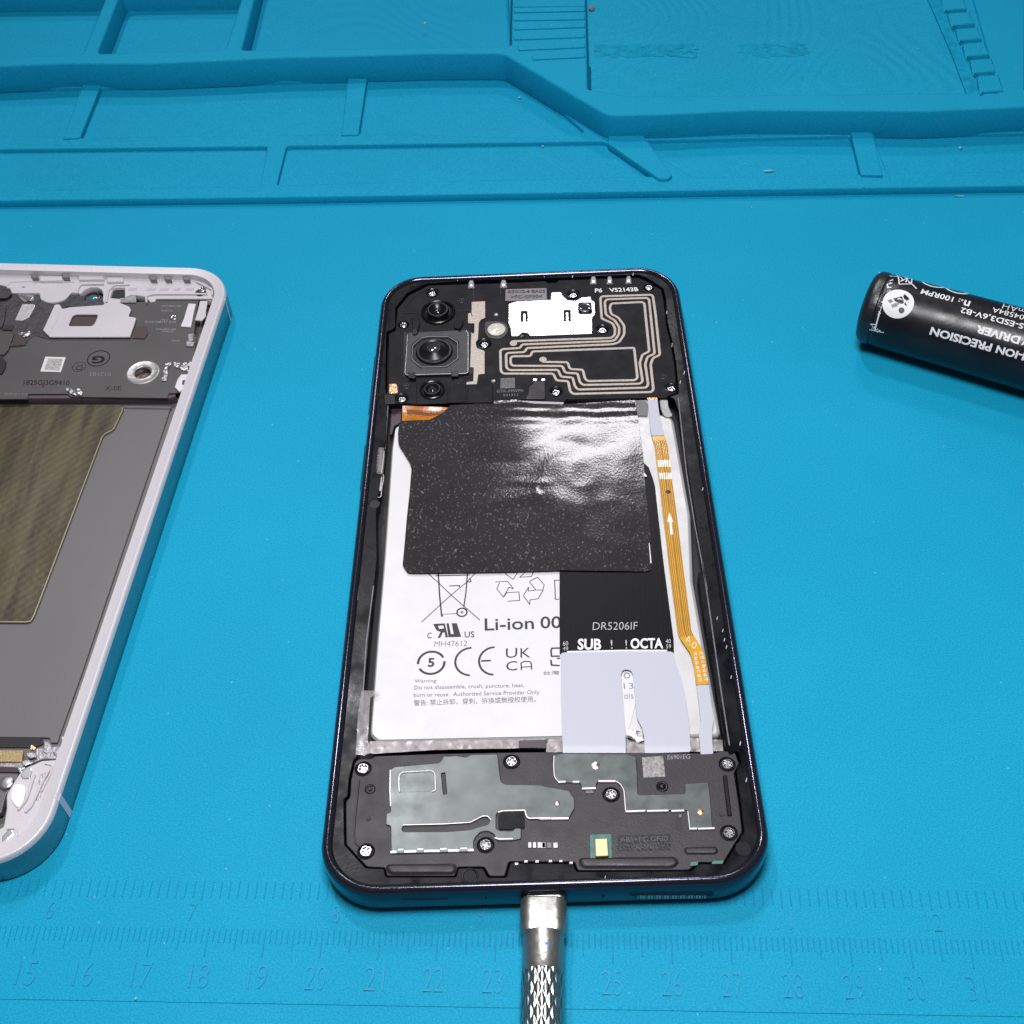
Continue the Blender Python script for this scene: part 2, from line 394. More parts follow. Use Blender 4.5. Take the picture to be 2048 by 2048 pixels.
# ================================================================== THE MAT
mat_root = thing('repair_mat', 'large blue silicone repair mat with moulded trays and embossed rulers under everything', 'work mat', (0, 3, 0))
plate('table', [(-60, -40), (60, -40), (60, 60), (-60, 60)], -.30, 2, mat('table_top', (.5, .48, .45), .5, var=.1), None, 0, kind='structure')
FY = 13.83                                        # near edge of the moulded trays
plate('sheet', [(-26, -16), (26, -16), (26, FY+.3), (-26, FY+.3)], 0, .28, blue, mat_root, .05)
# low tray row
za = .23; zf_ = .10
def tp(k, pts, z): return W(k, pts, z)
cellA = lambda k, pts, r=.12: fil(tp(k, pts, za), r)
wall_path_px = [(-400, 150), (0, 133), (130, 127), (300, 127), (420, 122), (560, 115), (700, 112), (850, 107), (1005, 106), (1215, 231), (1340, 228), (1500, 220), (1700, 221), (1850, 222), (2048, 214), (2300, 205)]
zb = 1.0
wall_line = [W1(0, *p, zb) for p in wall_path_px]
lowfront = [W1(0, x, y, za) for x, y in ((-400, 413), (0, 401), (650, 393), (1350, 381), (2048, 371), (2400, 366))]
low_out = [(-26, lowfront[0][1])]+lowfront+[(26, lowfront[-1][1]), (26, 22), (-26, 24)]
c1 = cellA(13, [(-600, 830), (1478, 806), (1440, 1027), (-600, 1062)])
c2 = cellA(0, [(573, 291), (1208, 282), (1322, 352), (553, 370)])
wy = lambda x: None
c3 = cellA(0, [(-200, 181), (170, 174), (147, 272), (-240, 278)])
c4 = cellA(0, [(200, 174), (700, 158), (682, 268), (154, 276)])
c5 = cellA(0, [(730, 158), (1030, 140), (1170, 263), (1130, 277), (714, 267)])
c6 = cellA(0, [(1280, 280), (1700, 270), (1732, 348), (1392, 356), (1290, 300)])
c7 = cellA(0, [(1745, 270), (2200, 262), (2260, 340), (1775, 346)])
plate('low_tray', [low_out, c1, c2, c3, c4, c5, c6, c7], za, za+.02, blue, mat_root, .035, 50)
plate('low_tray_floor', [(-25.8, FY+.25), (25.8, FY+.25), (25.8, 22), (-25.8, 22)], zf_, .1, blue, mat_root, 0)
# tall tray block with its pockets (wall top gently wavy: soft rubber)
tall = wall_line+[(26, wall_line[-1][1]), (26, 40), (-26, 40), (-26, wall_line[0][1])]
def pk(pts, r=.12): return fil([W1(0, *p, zb) for p in pts], r)
p1 = pk([(-160, -16), (218, -20), (163, 110), (-300, 118)], .2)
p2 = pk([(243, -20), (489, -24), (450, 99), (194, 107)], .2)
p3 = pk([(523, -60), (1012, -80), (1022, 92), (483, 100)], .15)
p4 = pk([(1172, -80), (1925, -80), (2000, 185), (1260, 192), (1176, 178)], .12)
p5 = pk([(2052, -80), (2500, -80), (2560, 170), (2050, 182)], .12)
plate('tall_tray', [fil(tall, .25), p1, p2, p3, p4, p5], zb, zb-zf_+.01, blue, mat_root, .06, 50)
plate('pocket_floor', [(-25.5, 20.3), (-6.2, 20.3), (-6.2, 39), (-25.5, 39)], .28, .2, blue, mat_root, 0)
plate('rippled_pad', [(-6.4, 20.0), (-.2, 20.0), (-.2, 30), (-6.4, 30)], .30, .2, blue_wave, mat_root, 0)
plate('rippled_pad', p4, .93, .5, blue_wave, mat_root, .02)
plate('rippled_pad', p5, .93, .5, blue_wave, mat_root, .02)
# slit beside the rippled pad
px('slit', 21, [(820, -60), (835, -60), (860, 640), (878, 650), (878, 860), (845, 850)], zb+.004, .01, mat('slit_dark', (.003, .09, .17), .7, spec=.02), mat_root, .003, 0)
px('slit', 21, [(103, -60), (125, -60), (115, 430), (95, 425)], zb+.004, .01, MATS['slit_dark'], mat_root, .003, 0)
# grooved grip block
for i, (ya, yb, xl) in enumerate([(20, 15, 130), (72, 60, 128), (150, 140, 126), (238, 215, 130), (335, 312, 130), (437, 410, 170), (528, 505, 310), (-60, -70, 130)]):
    px('grip_ridge', 21, [(xl, ya), (815, yb), (822, yb+42), (xl+4, ya+44)], zb+.045, .06, blue, mat_root, .03, .03)
# notched ridge on the right
steps = [(1498, -20), (1530, 62), (1572, 140), (1608, 218), (1645, 300), (1683, 386), (1720, 485)]
for i in range(len(steps)-1):
    (xa, ya), (xb, yb) = steps[i], steps[i+1]
    px('notch_block', 15, [(xa+8, ya+8), (xa+122, ya), (xb+108, yb-18), (xb+18, yb-12), (xb-14, yb+4)], zb+.03+.02*(i % 2), .3, blue, mat_root, .03, .04)
px('notch_channel', 15, [(1425, -30), (1495, -30), (1560, 150), (1640, 310), (1705, 480), (1690, 508), (1645, 508), (1560, 280)], zb-.002, .05, stain, mat_root, .05, .02)
# worn, dark smudges where printing on the pad has rubbed off
def smear(k, x0, x1, y0, y1, n, seed):
    rr = random.Random(seed); vs = []; fs = []
    for i in range(n):
        x = x0+(x1-x0)*(i+rr.random())/n; y = y0+(y1-y0)*rr.random()
        c = W1(k, x, y, .945); a = rr.uniform(.03, .1); q = len(vs)
        for j in range(7):
            th = 2*math.pi*j/7; rad = a*rr.uniform(.6, 1.3)
            vs.append((c[0]+rad*1.5*math.cos(th), c[1]+rad*math.sin(th), .9345+.00004*i))
        fs.append(tuple(range(q, q+7)))
    mesh('worn_print', vs, fs, stain, mat_root, kind='stuff')
smear(21, 940, 1880, 430, 540, 240, 3); smear(15, 470, 800, 225, 290, 90, 4)
# low dividers
px('divider_rib', 13, [(1475, 810), (1580, 810), (1525, 1030), (1435, 1030)], za+.006, .1, blue, mat_root, .03, .03)
px('divider_rib', 13, [(455, 462), (560, 462), (440, 760), (345, 765)], za+.05, .16, blue, mat_root, .04, .04)
px('divider_rib', 14, [(125, 430), (232, 430), (185, 742), (88, 745)], za+.05, .16, blue, mat_root, .04, .04)
px('divider_rib', 14, [(1565, 715), (1735, 712), (1918, 965), (1895, 985), (1845, 985), (1562, 790)], za+.10, .24, blue, mat_root, .04, .05)
px('divider_rib', 15, [(1028, 645), (1142, 645), (1205, 905), (1090, 902)], za+.08, .20, blue, mat_root, .04, .04)
# rulers
Yc = -6.8132
def cmx(n): return n-23.0
def tick(vs, fs, x, ya, yb, w_=.027, h=.013):
    q = len(vs)
    vs += [(x-w_/2, ya, -.002), (x+w_/2, ya, -.002), (x+w_/2, yb, -.002), (x-w_/2, yb, -.002), (x-w_*.2, ya-.01, h), (x+w_*.2, ya-.01, h), (x+w_*.2, yb+.01, h), (x-w_*.2, yb+.01, h)]
    fs += [(q+4, q+5, q+6, q+7), (q, q+1, q+5, q+4), (q+1, q+2, q+6, q+5), (q+2, q+3, q+7, q+6), (q+3, q, q+4, q+7)]
vs = []; fs = []
ytop = W1(0, 1024, 1867, 0)[1]; yl = W1(0, 1024, 1922, 0)[1]; ym = W1(0, 1024, 1908, 0)[1]; ys_ = W1(0, 1024, 1893, 0)[1]
for i in range(130, 330):
    yb = yl if i % 10 == 0 else ym if i % 5 == 0 else ys_
    tick(vs, fs, cmx(i/10), yb, ytop)
o = mesh('centimetre_ticks', vs, fs, embossed, mat_root, 20, kind='stuff')
vs = []; fs = []
it = W1(0, 406, 1763, 0)[1]; il = W1(0, 406, 1800, 0)[1]; im = W1(0, 406, 1795, 0)[1]
for i in range(16*5, 16*13):
    tick(vs, fs, 2.54*i/16-23.009, il if i % 16 == 0 else im, it, .026)
mesh('inch_ticks', vs, fs, embossed, mat_root, 20, kind='stuff')
def numeral(s, cx, cy, h, w_):
    v, f = text_mesh(s, -.012)
    vs = [(cx+(u-.5)*w_, cy+(b-.5)*h, .015 if e > 0 else -.002) for u, b, e in v]
    mesh('numeral', vs, f, embossed, mat_root, 30)
for n in range(14, 33):
    numeral(str(n), cmx(n)-.02, W1(0, 1024, 1962, 0)[1], .42, .33)
for n in range(6, 13):
    numeral(str(n), 2.54*n-23.009-(.12 if n < 10 else .0), W1(0, 1024, 1833, 0)[1], .32, .13 if n < 10 else .26)
yg = W1(0, 1024, 2012, 0)[1]
plate('border_line', [(-25, yg-.035), (25, yg-.035), (25, yg+.035), (-25, yg+.035)], .014, .016, blue, mat_root, .006)

# ================================================================== THE OPEN BLACK PHONE
PC = Vector((.5559, 2.1486)); PYAW = .0443; PW, PL = 3.73, 7.98
phone = thing('smartphone', 'black smartphone lying with its back cover off, battery, cameras and antenna board exposed', 'smartphone', (PC.x, PC.y, 0))
def ph(x, y):
    c, s = math.cos(PYAW), math.sin(PYAW); x = x*(1.008-.0056*y)-.028+.003*y; return (PC.x+x*c-y*s, PC.y+x*s+y*c)
def rrect(hw, hl, r, n=10):
    out = []
    for cx, cy, a0 in ((hw-r, hl-r, 0), (-hw+r, hl-r, 90), (-hw+r, -hl+r, 180), (hw-r, -hl+r, 270)):
        for i in range(n+1):
            a = math.radians(a0+90*i/n); out.append((cx+r*math.cos(a), cy+r*math.sin(a)))
    return out
def ring_sweep(name, prof, hw, hl, r, tf, m, parent, n=10, **k):
    """closed frame: profile of (inset, height) pairs swept round a rounded rectangle"""
    vs = []; fs = []
    for d, z in prof:
        for p in rrect(hw-d, hl-d, max(.05, r-d), n):
            q = tf(*p); vs.append((q[0], q[1], z))
    N = 4*(n+1)
    for j in range(len(prof)-1):
        for i in range(N):
            i2 = (i+1) % N; fs.append((j*N+i, j*N+i2, (j+1)*N+i2, (j+1)*N+i))
    return mesh(name, vs, fs, m, parent, 50, **k)
PR = 1.02
frame = ring_sweep('frame', [(.30, .0), (.10, .015), (.03, .08), (.0, .2), (.0, .62), (.01, .67), (.035, .725), (.07, .76), (.105, .772), (.14, .768), (.165, .74), (.19, .71), (.21, .60), (.21, .2)], PW, PL, PR, ph, navy, phone, 14)
# the back of the screen / chassis floor, and plastic ledge round the opening
plate('chassis_floor', [ph(*p) for p in rrect(PW-.19, PL-.19, PR-.19)], .34, .30, deep, phone, .01)
open_px = [W1(1, *p, .69) for p in [(345, 1270), (352, 790), (420, 765), (440, 740), (440, 560), (550, 420), (750, 325), (1000, 305)]] + \
          [W1(2, *p, .69) for p in [(60, 285), (700, 262), (1330, 240), (1420, 270), (1575, 370), (1600, 470), (1615, 700), (1665, 900), (1700, 1100), (1725, 1390), (1640, 1420)]] + \
          [W1(4, *p, .69) for p in [(1440, 90), (1480, 200), (1560, 700), (1640, 1200), (1725, 1750)]] + \
          [W1(6, *p, .69) for p in [(1525, 130), (1560, 400), (1680, 1100), (1790, 1790), (1830, 1880)]] + \
          [W1(8, *p, .69) for p in [(1630, 130), (1655, 230), (1615, 300), (1655, 600), (1678, 800), (1518, 1062), (1310, 1062), (1240, 1120), (300, 1125), (270, 1060)]] + \
          [W1(7, *p, .69) for p in [(1635, 1100), (1600, 1225), (1440, 1225), (1400, 1145), (1190, 1145), (1170, 1222), (565, 1222), (550, 1150), (395, 1145), (212, 945), (205, 555), (240, 520), (250, 380), (290, 215), (320, 190), (325, 60)]] + \
          [W1(5, *p, .69) for p in [(45, 1240), (120, 400), (165, 0)]] + \
          [W1(3, *p, .69) for p in [(255, 1100), (345, 400), (360, 60)]]
plate('ledge', [[ph(*p) for p in rrect(PW-.185, PL-.185, PR-.185)], fil(open_px, .03)], .70, .36, ledgep, phone, .012)
# glue residue line just inside the rim
for k_, pts_ in [(3, [(150, 900), (100, 1500), (70, 1932)]), (5, [(130, 250), (60, 800), (15, 1500)]), (4, [(1480, 80), (1560, 800), (1640, 1300), (1760, 1930)]), (6, [(1570, 30), (1640, 500), (1740, 1200), (1830, 1790)])]:
    ribbon('glue_line', W(k_, pts_, .705), .03, .709, .012, mat('glue_residue', (.12, .115, .13), .35, bump=.5, bscale=900), phone)
# ---- top cover
tc_out = [W1(1, *p, .68) for p in [(368, 1275), (375, 1000), (372, 810), (440, 780), (456, 570), (566, 440), (760, 342), (1130, 330)]] + \
         [W1(2, *p, .68) for p in [(70, 318), (440, 300), (460, 318), (550, 314), (560, 292), (860, 282), (1320, 266), (1400, 292), (1560, 385), (1580, 480), (1600, 700), (1650, 900), (1685, 1110), (1705, 1380), (1620, 1410), (1610, 1432), (1530, 1425), (640, 1440), (620, 1470), (230, 1440)]] + \
         [W1(1, *p, .68) for p in [(1390, 1500), (1130, 1478), (960, 1475), (640, 1490), (440, 1480), (330, 1490), (318, 1400), (360, 1380)]]
topz = .68
scr_top = [(1, 797, 425), (1, 517, 722), (1, 1300, 915), (1, 503, 1445), (2, 707, 440), (2, 1437, 362), (2, 990, 778), (2, 540, 1375), (2, 1655, 1342)]
posts_top = [(1, 1078, 490), (1, 545, 1315), (1, 1040, 1270), (2, 1580, 1222), (1, 1412, 628), (1, 1385, 1268), (1, 1205, 605)]
holes = [circle(W1(k, x, y, topz), .125, 20) for k, x, y in scr_top]
cover = plate('top_cover', [fil(tc_out, .04)]+holes, topz, .30, blackp, phone, .012)
# ---- screws: one mesh, copied
def screw_mesh(r, m):
    cr = r*.62; a = r*.17
    cross = [(a, a), (cr, a), (cr, -a), (a, -a), (a, -cr), (-a, -cr), (-a, -a), (-cr, -a), (-cr, a), (-a, a), (-a, cr), (a, cr)]
    me = curve_mesh([circle((0, 0), r, 28), fil(cross, .008)], 0, r*.5, r*.22)
    me2 = curve_mesh([circle((0, 0), r*.9, 16)], -r*.35, r*.3, 0)
    import bmesh
    bm = bmesh.new(); bm.from_mesh(me); bm.from_mesh(me2); bm.to_mesh(me); bm.free(); bpy.data.meshes.remove(me2)
    smooth(me, 50); me.name = 'screw'; me.materials.clear(); me.materials.append(m); return me
sm = screw_mesh(.092, chrome); sm2 = screw_mesh(.112, chrome)
def put_screw(me, c, z, parent, i):
    o = bpy.data.objects.new('screw', me); COL.objects.link(o); o.parent = parent
    o.matrix_parent_inverse = Matrix.Translation(-parent.location)
    o.location = Vector((c[0], c[1], z))*S; o.rotation_euler = (math.radians(2*math.sin(i*3)), math.radians(2*math.cos(i*5)), i*.73)
for i, (k, x, y) in enumerate(scr_top): put_screw(sm, W1(k, x, y, topz-.01), topz-.01, phone, i)
def post(c, z, r, parent, m=charp):
    lathe('post', c, [(r, z-.01), (r, z+.004), (r*.8, z+.014), (r*.62, z+.012), (r*.58, z-.0), (r*.35, z), (r*.3, z+.02), (0.001, z+.024)], m, parent, 20)
for k, x, y in posts_top[:4]: post(W1(k, x, y, topz), topz, .085, phone)
for k, x, y in posts_top[4:]: lathe('pin', W1(k, x, y, topz), [(.05, topz), (.045, topz+.008), (.02, topz+.004), (.001, topz)], steel, phone, 14)
# raised collars round screws
for k, x, y, r in [(1, 797, 412, .16), (1, 1295, 905, .18), (2, 707, 425, .16), (2, 990, 765, .16), (2, 540, 1365, .16), (1, 500, 1432, .16), (2, 1650, 1330, .15)]:
    c = W1(k, x, y, topz); lathe('screw_collar', c, [(r, topz), (r, topz+.012), (r-.02, topz+.018), (r-.04, topz+.004), (r-.04, topz)], blackg, phone, 28)
# small cover seams and panels
def rib(k, pts, z=topz, w_=.022, m=blackg, h=.012, name='seam', parent=None): ribbon(name, W(k, pts, z+h), w_, z+h, h+.004, m, parent or phone, .03)
rib(1, [(1195, 340), (1192, 500)]); rib(1, [(1455, 350), (1455, 420)]); rib(1, [(500, 1240), (500, 640), (520, 560), (640, 430), (740, 380)])
rib(1, [(1055, 590), (1165, 590), (1180, 640)]); rib(1, [(530, 605), (640, 605)]); rib(1, [(1090, 1225), (1150, 1225)])
px('cover_panel', 1, [(1140, 1315), (1380, 1305), (1380, 1470), (1130, 1475)], topz+.03, .03, charp if 0 else blackp, phone, .03, .012)
px('cover_panel', 1, [(960, 1270), (1120, 1300), (1120, 1470), (955, 1475)], topz+.018, .02, blackp, phone, .02, .012)
px('cover_panel', 1, [(640, 1285), (935, 1255), (945, 1480), (640, 1490)], topz+.02, .03, blackp, phone, .02, .012)
px('cover_panel', 2, [(310, 1262), (437, 1262), (442, 1437), (240, 1440), (268, 1385), (276, 1322), (318, 1288)], topz+.04, .05, charp, phone, .05, .02)
for xx in (320, 400): px('contact_pad', 2, [(xx, 1242), (xx+34, 1242), (xx+34, 1262), (xx, 1262)], topz+.02, .02, chrome, phone, .005, .004)
# contact clips along the top edge
for k, x, y, ww in [(1, 1172, 328, 66), (1, 1484, 325, 70), (2, 903, 290, 66), (2, 1060, 290, 60), (2, 1243, 286, 62)]:
    px('contact_clip', k, [(x-ww/2-2, y+40), (x+ww/2, y+38), (x+ww/2-4, y-5), (x+ww*.28, y-38), (x-ww*.3, y-38), (x-ww/2+3, y-5)], .715, .05, clipm, phone, .01, .02)
    px('contact_clip', k, [(x-ww*.25, y+26), (x+ww*.22, y+25), (x+ww*.2, y), (x-ww*.22, y)], .725, .02, chrome, phone, .01, .008)
# grey antenna strip left
px('antenna_strip', 1, [(1175, 500), (1305, 495), (1306, 655), (1268, 668), (1245, 700), (1236, 862), (1213, 892), (1225, 945), (1300, 975), (1300, 1195), (1240, 1200), (1225, 1295), (1122, 1297), (1128, 1275), (1190, 1268), (1196, 1135), (1160, 1130), (1172, 790), (1200, 785), (1202, 708), (1140, 705), (1140, 612), (1175, 605)], topz+.008, .012, tracem, phone, .02, .003)
# long spiral antenna
sp = [(130, 908), (108, 880), (600, 862), (1075, 848), (1108, 820), (1112, 760), (1090, 708), (1040, 685), (982, 660), (970, 465), (985, 445), (1465, 430), (1478, 450), (1500, 600), (1545, 1012), (1480, 1040), (1455, 1100), (1482, 1345), (1462, 1370), (705, 1388), (678, 1362), (658, 1265), (545, 1258), (515, 1192), (30, 1192), (8, 1165), (3, 972), (25, 955), (195, 945), (212, 910), (1070, 878), (1112, 868), (1150, 810), (1152, 745), (1110, 678), (1060, 650), (1022, 620), (1012, 500), (1030, 475), (1420, 460), (1440, 478), (1494, 1000), (1425, 1030), (1403, 1100), (1432, 1300), (1410, 1328), (752, 1346), (722, 1312), (702, 1230), (590, 1222), (560, 1156), (90, 1158), (62, 1135), (58, 1010), (75, 992), (240, 984), (258, 945), (1090, 908), (1150, 890), (1200, 812), (1200, 730), (1140, 648), (1075, 618), (1060, 560), (1074, 515), (1372, 500), (1395, 515), (1442, 978), (1375, 1010), (1350, 1090), (1378, 1265), (1352, 1290), (800, 1302), (770, 1272), (750, 1190), (630, 1184), (602, 1118), (118, 1116), (102, 1090), (102, 1040), (120, 1025), (296, 1022), (312, 978), (1290, 943), (1297, 952), (1328, 1232), (1305, 1255), (845, 1264), (820, 1238), (800, 1155), (675, 1148), (652, 1082), (410, 1078)]
ribbon('antenna_trace', W(2, sp, topz+.01), .064, topz+.010, .014, tracem, phone, .055)
for x, y in ((130, 905), (415, 1060)):
    lathe('antenna_pad', W1(2, x, y, topz), [(.085, topz), (.085, topz+.012), (.05, topz+.012), (.04, topz+.004), (.001, topz+.004)], tracem, phone, 24)
text('lettering', 'P6', (917, 412), (988, 410), (917, 372), topz+.003, whitei, phone, k=2, off=.02)
text('lettering', 'V52143B', (1062, 408), (1340, 398), (1052, 370), topz+.003, whitei, phone, k=2, off=.02)
# grey label
px('moulding_label', 1, [(1502, 378), (1900, 365), (1905, 485), (1498, 492)], topz+.02, .03, labelgrey, phone, .03, .008)
text('lettering', 'A30//0-4 BA05', (1520, 420), (1885, 412), (1520, 390), topz+.021, ink, phone, k=1, off=.01)
text('lettering', '>PC-GF30<', (1555, 470), (1855, 464), (1555, 438), topz+.021, ink, phone, k=1, off=.01)
text('lettering', 'GTK-595VM1', (1420, 1378), (1672, 1372), (1420, 1352), topz+.003, dimink, phone, k=1)
text('lettering', '521211', (1480, 1414), (1620, 1410), (1480, 1392), topz+.003, dimink, phone, k=1)
px('code_patch', 1, [(1455, 1238), (1592, 1233), (1595, 1332), (1452, 1338)], topz+.004, .006, mat('laser_patch', (.12, .115, .12), .5, var=.75, vscale=4200, bump=.4, bscale=4000), phone, .005, .001)
# bright shield plate
def shz(k, x, y): return W1(k, x, y, .70)
slot = [fil(W(2, q, .70), .02) for q in ([(205, 590), (262, 590), (266, 694), (252, 694), (248, 612), (222, 612), (222, 694), (204, 694)], [(618, 580), (680, 580), (682, 690), (664, 690), (662, 604), (634, 604), (634, 690), (618, 690)])]
sh_out = [(82, 520), (150, 497), (490, 480), (492, 430), (500, 408), (592, 405), (606, 440), (650, 484), (735, 490), (790, 458), (878, 448), (884, 490), (914, 494), (920, 618), (892, 650), (890, 808), (290, 830), (268, 802), (215, 795), (180, 830), (108, 832), (100, 750), (80, 705)]
shl = px('shield_plate', 2, sh_out, .705, .03, shield, phone, .025, .01, holes=slot+[fil(W(2, [(755, 510), (880, 505), (888, 620), (760, 622)], .705), .08)])
c = W1(2, 820, 565, .70)
lathe('sensor_window', c, [(.15, .69), (.15, .735), (.135, .742), (.115, .735), (.11, .70), (.001, .70)], chrome, phone, 32)
px('sensor_lens', 2, [(782, 528), (858, 526), (860, 608), (784, 610)], .735, .05, glassb, phone, .02, .008)
lathe('cover_dimple', W1(2, 218, 828, topz), [(.07, topz), (.07, topz+.015), (.05, topz+.02), (.035, topz+.005), (.001, topz+.005)], blackg, phone, 20)
# flash
c = W1(1, 1415, 768, .70)
px('flash_well', 1, [(1300, 690), (1450, 685), (1520, 720), (1530, 790), (1480, 850), (1420, 862), (1340, 850), (1300, 800)], topz+.012, .02, blackg, phone, .1, .008)
lathe('flash_lens', c, [(.215, .68), (.21, .712), (.17, .725), (.12, .735), (.10, .725), (.06, .735), (.001, .742)], flashm, phone, 30)
# ---- camera modules
def camera_lens(c, R, z, barrel, bz, parent):
    lathe('camera_ring', c, [(R, z-.05), (R, z+.03), (R-.025, z+.045), (R-.05, z+.03), (R-.06, z-.01), (R-.11, z-.01), (R-.12, z+.01), (R-.14, z+.01)], blackg, parent, 48)
    b = lathe('lens_barrel', c, [(barrel+.02, z-.05), (barrel, bz-.02), (barrel-.02, bz), (barrel*.8, bz), (barrel*.62, bz-.045), (barrel*.36, bz-.08), (barrel*.33, bz-.07), (barrel*.30, bz-.09)], blackg, parent, 48)
    g = lathe('lens_glass', c, [(barrel*.32, bz-.082), (barrel*.26, bz-.06), (barrel*.16, bz-.047), (barrel*.08, bz-.043), (.001, bz-.042)], glassb, parent, 32)
camera_lens(W1(1, 850, 600, .70), .41, .69, .265, .80, phone)
camera_lens(W1(1, 796, 1355, .70), .29, .70, .20, .76, phone)
octo = fil(W(1, [(680, 845), (740, 832), (960, 832), (1048, 895), (1050, 1050), (930, 1135), (680, 1140), (590, 1060), (598, 920)], .74), .03)
bk = plate('camera_bracket', [fil(W(1, [(560, 800), (630, 785), (640, 800), (680, 790), (1045, 775), (1055, 790), (1080, 785), (1085, 768), (1140, 775), (1142, 1185), (1125, 1195), (545, 1210), (530, 1190), (545, 1000)], .74), .03), octo], .74, .05, bracket, phone, .015)
plate('camera_well', [octo], .70, .1, deep, phone, 0)
ribbon('bracket_rim', W(1, [(690, 850), (745, 838), (955, 838), (1040, 898), (1043, 1048), (928, 1128), (684, 1132), (597, 1058), (605, 925)], .745), .018, .752, .03, mat('soft_steel', (.22, .22, .23), .4, metal=.6), phone, .04, closed=True)
c = W1(1, 815, 985, .70)
lathe('lens_barrel', c, [(.44, .69), (.42, .735), (.40, .75), (.36, .75), (.30, .715), (.24, .70), (.235, .71), (.15, .70)], blackg, phone, 48)
lathe('lens_barrel', W1(1, 812, 970, .72), [(.33, .70), (.16, .79), (.15, .80), (.13, .80), (.12, .785)], mat('barrel_gloss', (.006, .006, .008), .33, spec=.35), phone, 48)
lathe('lens_glass', W1(1, 812, 962, .74), [(.12, .785), (.07, .80), (.001, .805)], mat('coated_glass', (.03, .028, .03), .12, coat=1., spec=.9), phone, 28)
lathe('lens_glass', W1(1, 845, 585, .74), [(.05, .76), (.03, .772), (.001, .776)], MATS['coated_glass'], phone, 20)
ribbon('bracket_rim', W(1, [(555, 815), (545, 1000), (530, 1190), (548, 1206), (1120, 1190), (1140, 1178), (1141, 800), (1120, 775)], .745), .022, .746, .02, steel, phone, .04)
for k, pts in [(1, [(560, 1180), (630, 1178), (635, 1235), (610, 1240), (565, 1235)]), (1, [(975, 1165), (1045, 1163), (1050, 1220), (980, 1222)]), (1, [(600, 760), (645, 758), (660, 800), (615, 825), (600, 800)])]:
    px('bracket_clip', k, pts, .765, .05, blackg, phone, .02, .01)
for k, pts in [(1, [(595, 650), (650, 640), (680, 700), (660, 770), (600, 760)]), (1, [(1010, 680), (1095, 670), (1090, 720), (1060, 760), (1000, 750)]), (1, [(1175, 740), (1200, 720), (1198, 790), (1175, 790)])]:
    px('cover_boss', k, pts, topz+.05, .06, blackp, phone, .05, .02)
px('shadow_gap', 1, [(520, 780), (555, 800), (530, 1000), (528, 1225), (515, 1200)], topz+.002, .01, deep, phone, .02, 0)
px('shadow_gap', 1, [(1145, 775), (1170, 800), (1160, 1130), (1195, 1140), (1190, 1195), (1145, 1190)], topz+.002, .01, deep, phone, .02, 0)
# left side keys and springs
px('coil_spring', 1, [(375, 1290), (440, 1285), (470, 1330), (460, 1380), (372, 1385)], .69, .1, copper, phone, .03, .02)
for q in range(4):
    rib(1, [(395+q*18, 1300), (412+q*16, 1375)], .69, .02, chrome if q % 2 else copper, .012, 'spring_wire')
px('key_bracket', 1, [(322, 1400), (380, 1385), (440, 1400), (445, 1480), (330, 1490)], .72, .06, blackg, phone, .02, .02)
px('key_flex', 3, [(305, 50), (345, 50), (345, 200), (320, 212), (300, 160)], .66, .2, mat('key_metal', (.27, .26, .27), .35, metal=.6, bump=.2), phone, .02, .02)
km = MATS['key_metal']
px('key_flex', 3, [(318, 205), (335, 205), (328, 350), (308, 350)], .66, .1, km, phone, .01, .02)
px('key_flex', 3, [(355, 50), (375, 50), (340, 470), (322, 455)], .68, .1, km, phone, .01, .02)
px('key_contact', 3, [(305, 350), (332, 350), (328, 430), (300, 432)], .68, .1, km, phone, .02, .02)
px('key_contact', 3, [(272, 450), (335, 455), (338, 520), (318, 700), (300, 725), (250, 715), (248, 640), (260, 500)], .70, .1, steel, phone, .02, .02)
px('key_contact', 3, [(284, 475), (322, 475), (300, 690), (265, 690)], .705, .02, labelgrey, phone, .01, .008)
px('key_contact', 3, [(262, 735), (318, 735), (312, 870), (255, 880)], .69, .1, km, phone, .02, .02)
rib(3, [(322, 720), (326, 750), (305, 860), (300, 935), (270, 940)], .70, .02, steel, .01, 'spring_wire')
# side keys outside the frame
def side_key(y0, y1):
    vs = []; 
    a = ph(-PW-.035, y0); b = ph(-PW-.035, y1); c = ph(-PW+.02, y1); d = ph(-PW+.02, y0)
    plate('side_key', [fil([a, b, c, d], .02)], .56, .26, navy, phone, .02)
def ploc(k, x, y, z):
    q = W1(k, x, y, z); dx, dy = q[0]-PC.x, q[1]-PC.y; c, s = math.cos(PYAW), math.sin(PYAW)
    return (dx*c+dy*s, -dx*s+dy*c)
side_key(ploc(1, 230, 1040, .5)[1], ploc(1, 170, 1600, .5)[1]); side_key(ploc(3, 130, 450, .5)[1], ploc(3, 105, 880, .5)[1])

for i_, (k_, x_, y_) in enumerate([(1, 820, 265), (1, 585, 300), (1, 725, 280), (1, 1040, 280), (2, 1285, 230), (2, 1660, 920), (2, 1778, 1185), (2, 1740, 1275), (4, 1715, 955), (6, 1765, 680), (6, 1800, 840), (6, 1780, 770), (6, 1845, 1130), (6, 1710, 560), (8, 1645, 70), (8, 1695, 370), (8, 1370, 1185), (8, 740, 1185), (12, 828, 358), (12, 1712, 300), (2, 700, 250), (2, 430, 245), (22, 665, 1115), (22, 605, 730)]):
    px('dust_glint', k_, [(x_-5, y_+14), (x_+3, y_-16-(i_*7) % 9), (x_+8, y_-12), (x_+1, y_+18)], .712, .008, mat('dust', (.55, .55, .58), .4), phone, .004, .002)  # dust specks on rim and ledge, their glint painted as a pale colour
